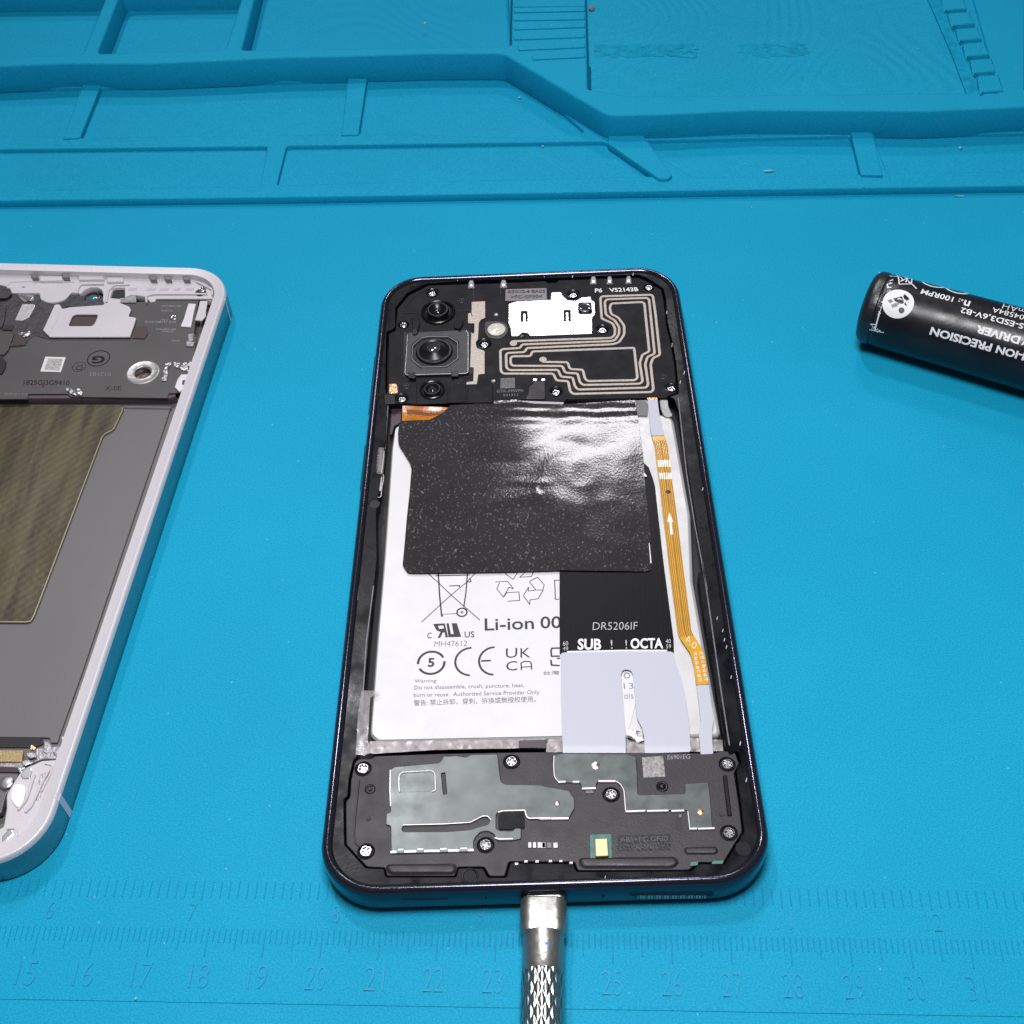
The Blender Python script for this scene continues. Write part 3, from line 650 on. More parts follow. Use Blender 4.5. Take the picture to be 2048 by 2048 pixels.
# ---- battery
bat_out = [W1(3, 432, 262, .60), W1(3, 485, 228, .60), W1(3, 1000, 228, .60), W1(3, 1300, 120, .60), W1(4, 1060, 70, .60), W1(4, 1290, 80, .60), W1(4, 1300, 230, .60), W1(4, 1410, 250, .60), W1(4, 1440, 300, .60), W1(4, 1600, 1200, .60), W1(6, 1480, 200, .6), W1(6, 1620, 1000, .6), W1(6, 1745, 1660, .6), W1(6, 1720, 1700, .6), W1(6, 1450, 1705, .6),
           W1(6, 200, 1722, .60), W1(5, 170, 1762, .60), W1(5, 95, 1680, .60), W1(5, 100, 1600, .60), W1(5, 168, 700, .60), W1(5, 228, 0, .60), W1(3, 400, 480, .6)]
bat = plate('battery', [fil(bat_out, .06)], .60, .26, pouch, phone, .07, 60)
lab = plate('battery_label', [fil([W1(3, 440, 275, .61), W1(3, 500, 240, .61), W1(3, 1000, 240, .61), W1(4, 700, 130, .61), W1(4, 1300, 1000, .61), W1(6, 1180, 400, .61), W1(6, 1000, 1100, .61), W1(6, 860, 1640, .61), W1(6, 205, 1700, .61), W1(5, 180, 1738, .61), W1(5, 118, 1680, .61), W1(5, 118, 1600, .61), W1(5, 186, 700, .61), W1(5, 246, 0, .61), W1(3, 415, 480, .61)], .05)], .612, .02, whitel, bat, .008)
BZ = .6135
def bt(s, p0, p1, p2, off=0., k=5, m=ink): text('print', s, p0, p1, p2, BZ, m, bat, .0015, off, k)
bt('Li-ion', (1205, 684), (1682, 668), (1203, 565), .012); bt('00', (1742, 664), (1945, 660), (1742, 545), .012)
bt('C', (650, 760), (692, 756), (650, 704), .012); bt('US', (1010, 750), (1104, 748), (1010, 690), .012)
bt('MH47612', (718, 838), (1034, 832), (722, 785), -.012, m=mat('mid_print', (.10, .10, .11), .6))
# mirrored RU mark
def bpoly(pts, k=5, hole=(), m=ink, r=.004): plate('print', [fil(W(k, pts, BZ), r)]+[fil(W(k, h, BZ), .003) for h in hole], BZ+.0015, .003, m, bat, 0)
bpoly([(706, 618), (820, 612), (850, 745), (826, 749), (818, 700), (800, 700), (775, 752), (750, 754), (778, 695), (740, 680)], hole=[[(752, 635), (806, 632), (812, 662), (765, 666)]])
bpoly([(835, 612), (858, 612), (878, 715), (905, 716), (886, 612), (935, 610), (978, 742), (854, 746)])
def bline(pts, w_=.022, k=5, m=ink, closed=False, r=.0): ribbon('print', W(k, pts, BZ), w_, BZ+.0015, .003, m, bat, r or .004, closed)
# crossed-out wheeled bin
bline([(640, 115), (760, 222), (880, 338), (1158, 580)], .018); bline([(1125, 115), (1030, 215), (880, 338), (594, 600)], .018)
bline([(755, 100), (768, 330), (788, 535)], .030); bline([(1040, 100), (1025, 300), (1003, 455)], .026)
bline([(728, 153), (1060, 145)], .022); bline([(862, 250), (962, 247), (960, 262)], .024); bline([(1060, 170), (1072, 210), (1040, 212)], .022)
bline([(790, 524), (935, 518)], .014); bline([(783, 540), (802, 540)], .04)
cc = W1(5, 985, 505, BZ)
plate('print', [circle(cc, .115, 28), circle(cc, .083, 28)], BZ+.0015, .003, ink, bat, 0); plate('print', [circle(cc, .032, 14)], BZ+.0015, .003, greyink, bat, 0)
# recycling arrows
for pts in ([(1308, 212), (1425, 205), (1482, 278), (1440, 262), (1385, 358), (1322, 278), (1348, 220)], [(1385, 358), (1420, 315), (1535, 308), (1542, 390), (1425, 398)],
            [(1400, 130), (1480, 188), (1530, 105)], [(1540, 168), (1590, 125)], [(1548, 165), (1655, 160), (1682, 105)], [(1640, 205), (1715, 165), (1780, 240), (1765, 290), (1705, 290)],
            [(1636, 210), (1700, 290), (1625, 300), (1628, 262), (1578, 345), (1640, 430), (1642, 385), (1720, 375), (1770, 290)]):
    bline(pts, .017)
bline([(1925, 195), (1880, 195), (1888, 380), (1925, 378)], .02)
# 5 in arrows ring
cc = W1(5, 688, 992, BZ); import itertools
def arc(c, r, a0, a1, n=20, ry=None): return [(c[0]+r*math.cos(math.radians(a0+(a1-a0)*i/n)), c[1]+(ry or r)*math.sin(math.radians(a0+(a1-a0)*i/n))) for i in range(n+1)]
ribbon('print', arc(cc, .255, 28, 188), .048, BZ+.0015, .003, ink, bat, .001); ribbon('print', arc(cc, .255, 212, 368), .048, BZ+.0015, .003, ink, bat, .001)
bt('5', (655, 1035), (718, 1032), (658, 948), .03)
# CE and UKCA
c1_ = W1(5, 1075, 980, BZ); ribbon('print', arc(c1_, .31, 92, 268, ry=.315), .042, BZ+.0015, .003, ink, bat, .001)
c1_ = W1(5, 1300, 974, BZ); ribbon('print', arc(c1_, .30, 92, 268, ry=.315), .042, BZ+.0015, .003, ink, bat, .001); bline([(1170, 975), (1265, 972)], .04)
bt('U', (1408, 948), (1518, 942), (1410, 855), .0); bt('K', (1550, 944), (1645, 940), (1550, 852), 0); bt('C', (1412, 1072), (1520, 1066), (1412, 980), 0); bline([(1560, 1064), (1556, 995), (1585, 980), (1640, 980), (1655, 1000), (1658, 1060)], .026); bline([(1560, 1035), (1655, 1030)], .022)
bline([(1935, 850), (1855, 852), (1845, 870), (1850, 930), (1930, 928)], .035); bline([(1845, 965), (1850, 1015), (1930, 1020)], .035); bline([(1900, 950), (1935, 950)], .03)
sp_ = MATS['mid_print']
bt('Warning:', (527, 1194), (745, 1190), (527, 1154), 0, m=sp_)
bt('Do not disassemble, crush, puncture, heat,', (522, 1262), (1585, 1238), (526, 1215), 0, m=sp_)
bt('burn or reuse.  Authorized Service Provider Only.', (518, 1336), (1742, 1306), (520, 1286), 0, m=sp_)
bt('警告: 禁止拆卸、穿刺、拆換或無授权使用。', (520, 1410), (1700, 1372), (520, 1352), 0, m=sp_)
bt('台灣', (1770, 1112), (1925, 1108), (1770, 1072), 0, m=sp_)
# clear tape over the lower edge, crumpled foil strip beneath it
def crz(z0, a=.012, f=6.):
    return lambda x, y: z0+a*noise.noise((x*f, y*f, 3.1))+a*.5*noise.noise((x*f*2.7, y*f*2.7, 7.7))
sheet('foil_strip', W(7, [(430, 60), (1100, 45), (1710, 38), (1932, 30), (1932, 120), (1705, 118), (1000, 130), (470, 165), (380, 150)], .56), crz(.575, .014, 5), .05, .02, foiledge, phone)
px('black_tab', 5, [(1535, 1742), (1795, 1735), (1800, 1812), (1535, 1815)], .605, .02, mat('tab_plum', (.035, .025, .032), .4), phone, .01, .005)
sheet('foil_strip', W(6, [(60, 1740), (210, 1722), (1010, 1735), (1440, 1720), (1760, 1740), (1770, 1850), (1000, 1870), (60, 1860)], .56), crz(.575, .02, 5), .05, .02, foiledge, phone)
sheet('foil_strip', W(6, [(835, 1640), (990, 1655), (1005, 1745), (960, 1760), (850, 1720)], .62), crz(.625, .03, 9), .04, .01, steel, phone)
ctz = lambda x, y: .622+.012*noise.noise((x*5, y*5, 1.1))+(.085 if W0x(x, y) else 0)
def W0x(x, y): return False
sheet('clear_tape', W(5, [(15, 1262), (120, 1262), (200, 1275), (100, 1330), (75, 1740), (110, 1862), (40, 1890), (-40, 1880), (-20, 1500)], .715), crz(.718, .002, 4), .06, .006, cleart, phone)
# bits of orange flex at the upper left, under the tape
ax = W(3, [(508, 62), (760, 66), (972, 78), (900, 145), (770, 208), (640, 222), (500, 214)], .64)
sheet('orange_flex', ax, lambda x, y: .645+.02*math.sin(y*9)+.006*math.sin(x*7), .06, .02, mat('orange_flex', (.50, .165, .012), .2, coat=1., bump=.2, bscale=350, var=.3, vscale=200), phone)
for q in range(3): ribbon('flex_line', [(a+0, b-q*.05) for a, b in W(3, [(560, 95), (760, 110), (950, 100)], .66)], .02, .668, .01, mat('flex_line', (.22, .06, .006), .4), phone, .05)
px('chrome_edge', 3, [(540, 60), (556, 60), (550, 170), (538, 175)], .68, .03, chrome, phone, .005, .01)
px('plum_wall', 3, [(400, 62), (505, 64), (490, 215), (430, 250), (405, 330), (385, 330)], .50, .1, mat('plum_wall', (.035, .02, .03), .4), phone, .01, .01)
# ---- black display flex with the wide connector film
fx = W(4, [(1000, 560), (1140, 620), (1145, 700), (1195, 745), (1235, 850), (1256, 930), (1365, 1930)], .655)
fx2 = W(6, [(1190, 0), (1290, 760), (1293, 885), (190, 905), (188, 100), (188, -200), (900, -400)], .655)
flex = plate('display_flex', [fil(fx[:6]+fx2, .02)], .655, .02, octa, phone, .004)
def ft(s, p0, p1, p2, off=0., m=whitei): text('print', s, p0, p1, p2, .6562, m, flex, .0015, off, 6)
ft('DR5206IF', (508, 676), (940, 672), (514, 602), -.01, mat('pale_print', (.42, .42, .44), .5))
ft('SUB', (362, 868), (590, 868), (366, 760), .03); ft('OCTA', (875, 858), (1190, 855), (875, 756), .03)
ft('60', (222, 828), (272, 826), (222, 785), 0, MATS['pale_print']); ft('49', (222, 875), (272, 873), (222, 838), 0, MATS['pale_print'])
ft('40', (1215, 806), (1264, 804), (1213, 765), 0, MATS['pale_print']); ft('59', (1218, 855), (1266, 853), (1218, 816), 0, MATS['pale_print'])
ft('!', (686, 858), (702, 858), (682, 772), 0, MATS['pale_print']); ft('!', (828, 858), (842, 858), (824, 772), 0, MATS['pale_print'])
film = W(6, [(200, 905), (230, 893), (1270, 884), (1290, 900), (1312, 1000), (1366, 1150), (1410, 1350), (1440, 1600), (1455, 1850), (1012, 1862), (1005, 1690), (985, 1620), (938, 1530), (925, 1400), (900, 1110), (880, 1070), (835, 1055), (795, 1068), (780, 1110), (800, 1350), (825, 1690), (828, 1875), (222, 1892), (215, 1700), (203, 1300)], .668)
yb0 = W1(6, 500, 1720, .66)[1]
sheet('connector_film', fil(film, .035), lambda x, y: .668+(-.5*(yb0-y)**2 if y < yb0 else 0)+(.025 if y < yb0-.1 else .25*max(0, yb0-y)), .09, .012, filmw, phone, 40)
ribbon('film_edge', W(6, [(260, 888), (800, 876), (1228, 876)], .67), .05, .675, .02, mat('pale_edge', (.72, .70, .78), .4), phone, .01)
ribbon('film_edge', W(6, [(835, 1050), (795, 1062), (774, 1110), (794, 1350), (819, 1690), (822, 1800)], .668), .012, .667, .02, greyink, phone, .03)
ribbon('film_edge', W(6, [(885, 1062), (906, 1110), (931, 1400), (944, 1525), (992, 1620), (1010, 1700)], .668), .012, .667, .02, greyink, phone, .03)
text('print', '13', (812, 1245), (905, 1243), (806, 1190), .615, greyink, bat, .0015, -.01, 6); text('print', 'ois', (815, 1340), (905, 1338), (808, 1285), .615, greyink, bat, .0015, -.01, 6)
text('print', 'O', (812, 1145), (872, 1143), (808, 1088), .615, greyink, bat, .0015, 0, 6)
# ---- gold side flex
gl = [(4, 1225, 438), (4, 1250, 520), (4, 1272, 700), (4, 1300, 900), (4, 1330, 1180), (4, 1370, 1500), (4, 1414, 1930), (6, 1240, 0), (6, 1330, 700), (6, 1362, 770), (6, 1452, 900), (6, 1485, 1020), (6, 1508, 1205)]
gr = [(4, 1347, 434), (4, 1378, 530), (4, 1408, 780), (4, 1450, 1080), (4, 1500, 1480), (4, 1556, 1930), (6, 1375, 0), (6, 1462, 690), (6, 1555, 840), (6, 1598, 940), (6, 1628, 1200)]
gz = .665
L_ = [W1(*p, gz) for p in gl[:6]+gl[7:]]; R_ = [W1(*p, gz) for p in gr[:5]+gr[6:]]
gflex = plate('antenna_flex', [fil(L_+R_[::-1], .05)], gz, .02, amber, phone, .004)
def lerp_pts(A, B, t, n=40):
    def samp(P, u):
        d = [0]
        for i in range(1, len(P)): d.append(d[-1]+math.dist(P[i-1], P[i]))
        s = u*d[-1]
        for i in range(1, len(P)):
            if d[i] >= s-1e-9:
                f = (s-d[i-1])/max(1e-9, d[i]-d[i-1]); return (P[i-1][0]+(P[i][0]-P[i-1][0])*f, P[i-1][1]+(P[i][1]-P[i-1][1])*f)
        return P[-1]
    return [(samp(A, i/n)[0]*(1-t)+samp(B, i/n)[0]*t, samp(A, i/n)[1]*(1-t)+samp(B, i/n)[1]*t) for i in range(n+1)]
for t_ in (.08, .2, .34, .48, .55, .68, .8, .93):
    pts_ = lerp_pts(L_, R_, t_)[1:34]
    ribbon('flex_line', pts_, .016, gz+.002, .004, amberd, phone, .05)
px('arrow_mark', 4, [(1394, 1180), (1432, 1272), (1415, 1274), (1430, 1395), (1404, 1397), (1394, 1276), (1374, 1272)], gz+.004, .006, whitei, phone, .002, .001)
for (ya, yb) in ((675, 740), (800, 860)):
    for q in range(6):
        xo = 1282+q*21+(ya-675)*.12
        px('solder_pad', 4, [(xo, ya), (xo+11, ya), (xo+18, yb), (xo+7, yb)], gz+.004, .006, mat('bright_pad', (.8, .78, .75), .3, metal=.3), phone, .003, .001)
lathe('burn_mark', W1(4, 1382, 985, gz), [(.055, gz+.001), (.04, gz+.005), (.001, gz+.006)], mat('burn', (.05, .012, .004), .5), phone, 14)
text('print', '0.4', (1490, 870), (1400, 780), (1525, 815), gz+.001, mat('peach_print', (.75, .52, .38), .5), phone, .003, .01, 6)
for (xa, ya, n_) in ((1480, 895, 7), (1538, 885, 7)):
    for q in range(n_):
        x_ = xa+q*8; y_ = ya+q*42
        px('solder_pad', 6, [(x_, y_), (x_+34, y_-4), (x_+38, y_+28), (x_+5, y_+30)], gz+.004, .006, mat('peach_pad', (.62, .42, .26), .45, var=.6, vscale=3500), phone, .004, .001)
for q_, (k_, pts_) in enumerate([(4, [(1184, 96), (1278, 92), (1300, 240), (1322, 350), (1347, 437), (1225, 441), (1210, 360), (1200, 240)]), (6, [(1512, 1208), (1632, 1204), (1655, 1380), (1678, 1540), (1664, 1640), (1664, 1740), (1675, 1872), (1550, 1878), (1545, 1760), (1532, 1690), (1552, 1550), (1535, 1380)])]):
    px('flex_film', k_, pts_, gz+.015, .015, filmw, phone, .03, .004)
px('flex_tab', 4, [(1178, 72), (1275, 70), (1280, 95), (1184, 96)], gz+.012, .02, copper, phone, .005, .004)
px('grey_pad', 4, [(1066, 98), (1162, 105), (1186, 130), (1186, 248), (1085, 246)], .64, .03, mat('grey_foam', (.15, .15, .15), .6, bump=.4), phone, .03, .01)
px('grey_pad', 4, [(1300, 95), (1380, 92), (1385, 160), (1430, 250), (1390, 262), (1340, 250), (1310, 180)], .64, .03, mat('grey_film', (.25, .25, .25), .35, metal=.3, bump=.5, bscale=400), phone, .05, .01)
# ---- black foil tape laid over the battery and flex
tp_out = [(901, 815), (950, 812.5), (990, 812), (1040, 806.5), (1090, 811), (1160, 807), (1269, 801), (1275, 832), (1281, 871), (1286, 908), (1288, 937), (1291, 980), (1297, 1040), (1301, 1070), (1306, 1128), (1300, 1141), (1290, 1143), (1200, 1142), (1120, 1141), (1000, 1144), (830, 1146), (815, 1145), (805, 1130), (808, 1100), (814, 1032), (819, 985), (823, 937), (819, 924), (797, 889), (796, 868), (799, 848), (804, 844), (859, 842), (886, 829)]
def wp(x, y): return W1(0, x, y, .675)
cA = wp(1150, 888); cB = wp(1118, 1010); cC = wp(1180, 1032); cD = wp(1062, 965); cE = wp(1000, 835); fa = wp(830, 1040); fb = wp(1080, 985)
def tz(x, y):
    z = .674
    h = lambda c, rx, ry, a: a*math.exp(-((x-c[0])/rx)**2-((y-c[1])/ry)**2)
    t_ = max(-1, min(1, (y-cA[1]-.22*(x-cA[0]))/.55)); z += -.0125*math.sin(t_*math.pi/2)*math.exp(-((x-cA[0]-.25)/.95)**4)*(.85+.3*noise.noise((x*2.5, y*1.2, 6)))+.04*max(0, y-cA[1]-.75)+.035*max(0, y-cA[1]+.5)/(1+math.exp((x-cA[0]+1.1)*5))
    z += h(cB, .6, .7, .008)+h(cC, .2, .6, -.005)+h(cD, .35, .09, .006)
    rr = noise.noise((x*1.3, y*1.8, 4.2)); z += .003*(1-abs(rr)*2.2)*math.exp(-((x-1.0)/1.6)**2-((y-3.2)/1.6)**2)
    # long soft crease running from the left edge to the middle
    d = Vector((fb[0]-fa[0], fb[1]-fa[1])); L = d.length; d /= L; vx, vy = x-fa[0], y-fa[1]
    s = vx*d.x+vy*d.y; p = -vx*d.y+vy*d.x
    if -.3 < s < L: z += .007*math.exp(-(p/.18)**2)
    # wrinkles along the top edge
    yt = y-(wp(1040, 812)[1])
    z += .007*math.sin(yt*24+1.4*noise.noise((x*2, y*2, 0)))*math.exp(-((yt+.22)/.28)**2)*(.4+.6*noise.noise((x*1.7, 3, 0)))
    z += .0009*noise.noise((x*2.1, y*2.1, 9.1))
    return z
sheet('black_tape', fil([wp(*p) for p in tp_out], .03), tz, .055, .01, tapem, phone, 80)
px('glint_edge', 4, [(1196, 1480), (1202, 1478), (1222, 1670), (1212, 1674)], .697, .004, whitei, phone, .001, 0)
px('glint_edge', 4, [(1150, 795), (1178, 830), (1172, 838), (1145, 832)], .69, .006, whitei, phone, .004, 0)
sheet('silver_tab', W(1, [(1392, 1452), (1640, 1450), (1680, 1462), (1680, 1505), (1385, 1510)], .70), crz(.70, .035, 10), .03, .01, steel, phone)
px('top_bar', 2, [(140, 1450), (620, 1468), (615, 1490), (230, 1482), (150, 1470)], .69, .05, mat('dark_steel', (.12, .12, .13), .3, metal=.8), phone, .01, .01)

# ---- bottom cover
bz = .67
bc = [W1(7, *p, bz) for p in [(470, 180), (1040, 160), (1560, 150), (1932, 145)]]+[W1(8, *p, bz) for p in [(100, 145), (860, 145), (1430, 150), (1480, 130), (1600, 135), (1635, 235), (1595, 310), (1640, 600), (1662, 795), (1508, 1045), (1300, 1045), (1225, 1108), (310, 1112), (285, 1040)]] + \
     [W1(7, *p, bz) for p in [(1620, 1085), (1585, 1210), (1455, 1210), (1410, 1130), (1180, 1130), (1158, 1208), (575, 1208), (560, 1138), (402, 1130), (226, 938), (222, 570), (258, 535), (266, 390), (300, 235), (330, 205), (440, 205)]]
scr_bot = [(7, 370, 290), (7, 1645, 230), (7, 395, 1000), (7, 1422, 945), (8, 585, 490), (8, 1540, 240), (8, 1555, 805)]
bcov = plate('bottom_cover', [fil(bc, .04)]+[circle(W1(k, x, y, bz), .15, 22) for k, x, y in scr_bot], bz, .28, charp, phone, .012)
for i, (k, x, y) in enumerate(scr_bot):
    c = W1(k, x, y, bz-.01); put_screw(sm2, c, bz+.012, phone, i+3)
    lathe('screw_well', c, [(.145, bz-.03), (.12, bz-.06), (.001, bz-.06)], deep, phone, 20)
for k, x, y, r in [(7, 430, 465, .10), (8, 1005, 425, .11)]: post(W1(k, x, y, bz), bz, r, phone, blackg)
for k, x, y, r in [(7, 415, 722, .045), (7, 310, 1000, .01), (8, 1495, 650, .05)]: lathe('cover_dimple', W1(k, x, y, bz), [(r, bz), (r*.9, bz+.006), (.001, bz+.002)], deep, phone, 16)
for k, x, y, m_, r in [(8, 455, 255, chrome, .085), (8, 140, 565, steel, .06), (8, 1320, 640, copper, .065)]:
    lathe('rivet', W1(k, x, y, bz), [(r, bz+.02), (r*.9, bz+.035), (r*.5, bz+.045), (.001, bz+.048)], m_, phone, 20)
gz2 = bz+.03
pill = fil(W(7, [(705, 800), (720, 775), (1060, 768), (1290, 752), (1395, 702), (1440, 705), (1462, 730), (1440, 768), (1390, 780), (1290, 812), (1100, 828), (720, 830), (704, 815)], gz2), .03)
slit = fil(W(7, [(1042, 325), (1072, 322), (1088, 505), (1060, 510)], gz2), .02)
sq = fil(W(7, [(1530, 690), (1560, 668), (1755, 662), (1758, 800), (1680, 805), (1640, 810), (1545, 808), (1530, 790)], gz2), .02)
gp = [W1(7, *p, gz2) for p in [(600, 300), (640, 272), (1020, 238), (1045, 215), (1055, 180), (1120, 182), (1160, 175), (1250, 190), (1300, 168), (1525, 162), (1545, 330), (1555, 400), (1590, 422), (1900, 428)]] + \
     [W1(8, *p, gz2) for p in [(40, 420), (235, 455), (285, 520), (288, 600), (235, 690), (90, 692), (0, 690)]] + \
     [W1(7, *p, gz2) for p in [(1905, 722), (1780, 722), (1764, 645), (1700, 640), (1560, 645), (1528, 662), (1512, 690), (1512, 800), (1540, 822), (1660, 822), (1668, 800), (1728, 798), (1728, 890), (1650, 905), (1520, 905), (1492, 850), (1440, 822), (1380, 830), (1340, 870), (1318, 915), (1322, 975), (1320, 1000), (610, 1018), (606, 780), (565, 772), (567, 672), (604, 662)]]
gpl = plate('antenna_plate', [fil(gp, .03), pill, slit], gz2, .03, greenm, phone, .012)
px('stamped_recess', 7, [(682, 345), (700, 330), (960, 318), (982, 335), (990, 470), (970, 482), (700, 492), (684, 480)], gz2+.003, .01, greenm, gpl, .03, .003)
ribbon('stamped_rim', W(7, [(684, 488), (676, 440), (678, 350), (700, 320), (960, 306), (987, 330), (992, 475), (960, 484)], gz2+.01), .030, gz2+.014, .02, steel, gpl, .05)
px('connector_hole', 7, [(1530, 690), (1560, 668), (1755, 662), (1758, 795), (1660, 800), (1640, 810), (1545, 808), (1530, 790)], gz2+.004, .01, blackp, phone, .02, 0)
gp2 = W(8, [(118, 165), (190, 150), (720, 155), (790, 180), (800, 330), (806, 485), (830, 492), (1190, 480), (1190, 400), (1385, 385), (1400, 500), (1420, 765), (1235, 780), (1215, 620), (1190, 610), (704, 638), (694, 470), (680, 420), (640, 385), (490, 372), (465, 400), (460, 440), (345, 442), (328, 392), (150, 388), (118, 350), (112, 250)], gz2)
plate('antenna_plate', [fil(gp2, .025)], gz2, .03, greenm, phone, .012)
# bent lips along the plates, their bright reflections put into the colour
brt = mat('lip_reflection', (.62, .60, .60), .34, metal=.7)
def lip(k, a, b, w_=.05): ribbon('plate_lip', W(k, [a, b], gz2), w_, gz2+.002, .03, brt, phone, .01)
for a, b in [((605, 1005), (655, 1003)), ((725, 1000), (825, 998)), ((895, 996), (1025, 994)), ((1100, 992), (1195, 990)), ((1270, 988), (1320, 987))]: lip(7, a, b, .06)
for a, b in [((670, 985), (715, 983)), ((838, 982), (885, 980)), ((1035, 978), (1090, 976)), ((1205, 975), (1262, 973))]: lip(7, a, b, .035)
for a, b in [((0, 686), (85, 684)), ((90, 686), (235, 684))]: lip(8, a, b, .055)
for a, b in [((150, 385), (210, 383)), ((270, 384), (322, 384)), ((345, 440), (460, 436)), ((480, 378), (620, 378)), ((705, 628), (865, 622)), ((880, 624), (1055, 620)), ((1080, 624), (1185, 620)), ((1228, 770), (1290, 768)), ((1298, 770), (1435, 765))]: lip(8, a, b, .05)
px('clip_tab', 8, [(375, 455), (440, 455), (440, 478), (375, 480)], bz+.02, .02, labelgrey, phone, .01, .006)
ribbon('plate_lip', W(7, [(603, 300), (601, 480), (606, 610)], gz2), .018, gz2+.003, .03, brt, phone, .01)
ribbon('plate_lip', W(7, [(1500, 880), (1530, 893), (1655, 890)], gz2), .03, gz2+.003, .03, brt, phone, .03)
ribbon('plate_lip', W(7, [(1530, 662), (1570, 650), (1760, 645), (1770, 690), (1790, 715), (1910, 712)], gz2), .028, gz2+.003, .03, brt, phone, .02)
ribbon('plate_lip', W(7, [(715, 772), (1060, 764), (1290, 750), (1395, 695), (1440, 695), (1468, 728)], gz2), .018, gz2+.003, .02, brt, phone, .03)
ribbon('plate_lip', W(8, [(620, 378), (660, 400), (690, 450), (704, 622)], gz2), .022, gz2+.003, .03, brt, phone, .05)
ribbon('plate_lip', W(8, [(116, 170), (112, 250), (118, 345), (150, 382)], gz2), .018, gz2+.003, .03, brt, phone, .05)
ribbon('plate_lip', W(8, [(1215, 625), (1232, 765)], gz2), .02, gz2+.003, .03, brt, phone, .05)
# USB shield contacts
for xx in range(0, 4): px('usb_contact', 7, [(1785+xx*40, 918), (1818+xx*40, 917), (1818+xx*40, 968), (1785+xx*40, 970)], bz+.02, .03, steel if xx % 2 else chrome, phone, .01, .008)
for xx in range(0, 3): px('usb_contact', 8, [(2+xx*52, 882), (44+xx*52, 880), (46+xx*52, 926), (4+xx*52, 930)], bz+.02, .03, steel if xx != 1 else labelgrey, phone, .01, .008)
for k, x, y in [(12, 735, 150), (12, 840, 122), (12, 962, 122), (12, 1110, 118), (12, 1225, 118), (12, 1338, 138)]:
    px('solder_pad', k, [(x-24, y-14), (x+24, y-16), (x+22, y+16), (x-26, y+18)], .705, .03, chrome, phone, .01, .01)
# microphone
px('mic_board', 8, [(410, 818), (588, 812), (592, 1015), (412, 1022)], bz+.01, .03, pcbg, phone, .03, .006)
px('mic_can', 8, [(448, 850), (556, 846), (566, 992), (455, 998)], bz+.09, .09, gold, phone, .02, .02)
px('laser_patch', 8, [(636, 822), (1072, 815), (1076, 945), (636, 955)], bz+.004, .006, mat('engraved', (.006, .006, .007), .4, var=.5, vscale=3500, bump=.25, bscale=2500, spec=.3), phone, .005, 0)
text('lettering', 'ABS+PC GF30', (660, 880), (1050, 872), (660, 840), bz+.005, mat('dark_laser', (.05, .05, .055), .4), phone, .002, 0, 8); text('lettering', 'UO-5NTL', (770, 938), (970, 932), (770, 898), bz+.005, MATS['dark_laser'], phone, .002, 0, 8)
px('code_patch', 8, [(838, 185), (1012, 172), (1030, 342), (850, 350)], bz+.004, .006, mat('laser_patch2', (.24, .225, .22), .5, var=.55, vscale=1900, bump=.3, bscale=3000), phone, .005, 0)
text('lettering', 'E6901EG', (1048, 202), (1232, 196), (1050, 165), bz+.003, mat('mid_grey_print', (.26, .25, .26), .5), phone, .002, 0, 8)
px('slot_shadow', 8, [(1110, 665), (1160, 655), (1172, 780), (1120, 790)], bz+.003, .006, deep, phone, .02, 0)
px('cover_panel', 8, [(1140, 650), (1168, 650), (1166, 678), (1140, 680)], bz+.02, .02, labelgrey, phone, .005, .006)
# soft moulded swellings near the lower edge
def mound(k, pts, h, name='moulded_bulge'):
    out = fil(W(k, pts, bz), .12)
    cx = sum(p[0] for p in out)/len(out); cy = sum(p[1] for p in out)/len(out)
    vs = []; fs = []; N = len(out); lev = [(1, 0), (.92, .12), (.82, .38), (.7, .68), (.56, .88), (.4, .97), (.2, 1)]
    hy = (max(p[1] for p in out)-min(p[1] for p in out))/2; hx = (max(p[0] for p in out)-min(p[0] for p in out))/2
    for s, zz in lev:
        for p in out:
            dx, dy = p[0]-cx, p[1]-cy; kx = 1-(1-s)*min(1, hy/hx)
            vs.append((cx+dx*kx, cy+dy*s, bz+h*zz))
    for j in range(len(lev)-1):
        for i in range(N):
            i2 = (i+1) % N; fs.append((j*N+i, j*N+i2, (j+1)*N+i2, (j+1)*N+i))
    fs.append(tuple(range((len(lev)-1)*N, len(lev)*N)))
    mesh(name, vs, fs, charp, phone, 60)
mound(8, [(310, 1010), (1110, 1000), (1150, 1050), (1100, 1100), (330, 1100)], .04)
mound(8, [(1180, 925), (1450, 915), (1470, 960), (1440, 985), (1190, 985)], .03)
mound(7, [(560, 1110), (1180, 1105), (1170, 1200), (580, 1204)], .045)
rib(7, [(335, 380), (300, 700), (290, 860), (310, 930), (350, 960)], bz, .03, charp, .03)
rib(8, [(1520, 330), (1560, 660)], bz, .08, blackp, .03)
for k, pts in [(8, [(1240, 1045), (1300, 1040), (1298, 1070), (1232, 1078)]), (8, [(1418, 1036), (1512, 1030), (1502, 1058), (1412, 1060)])]:
    px('green_board', k, pts, .705, .04, mat('green_edge', (.03, .16, .11), .4), phone, .005, .004)
lathe('ledge_boss', W1(12, 220, 290, .70), [(.15, .70), (.145, .71), (.12, .712), (.11, .705), (.001, .705)], ledgep, phone, 24)
lathe('ledge_boss', W1(8, 1672, 935, .70), [(.14, .70), (.135, .706), (.001, .706)], blackg, phone, 24)
lathe('ledge_boss', W1(3, 240, 1005, .70), [(.11, .70), (.105, .703), (.001, .703)], deep, phone, 24)
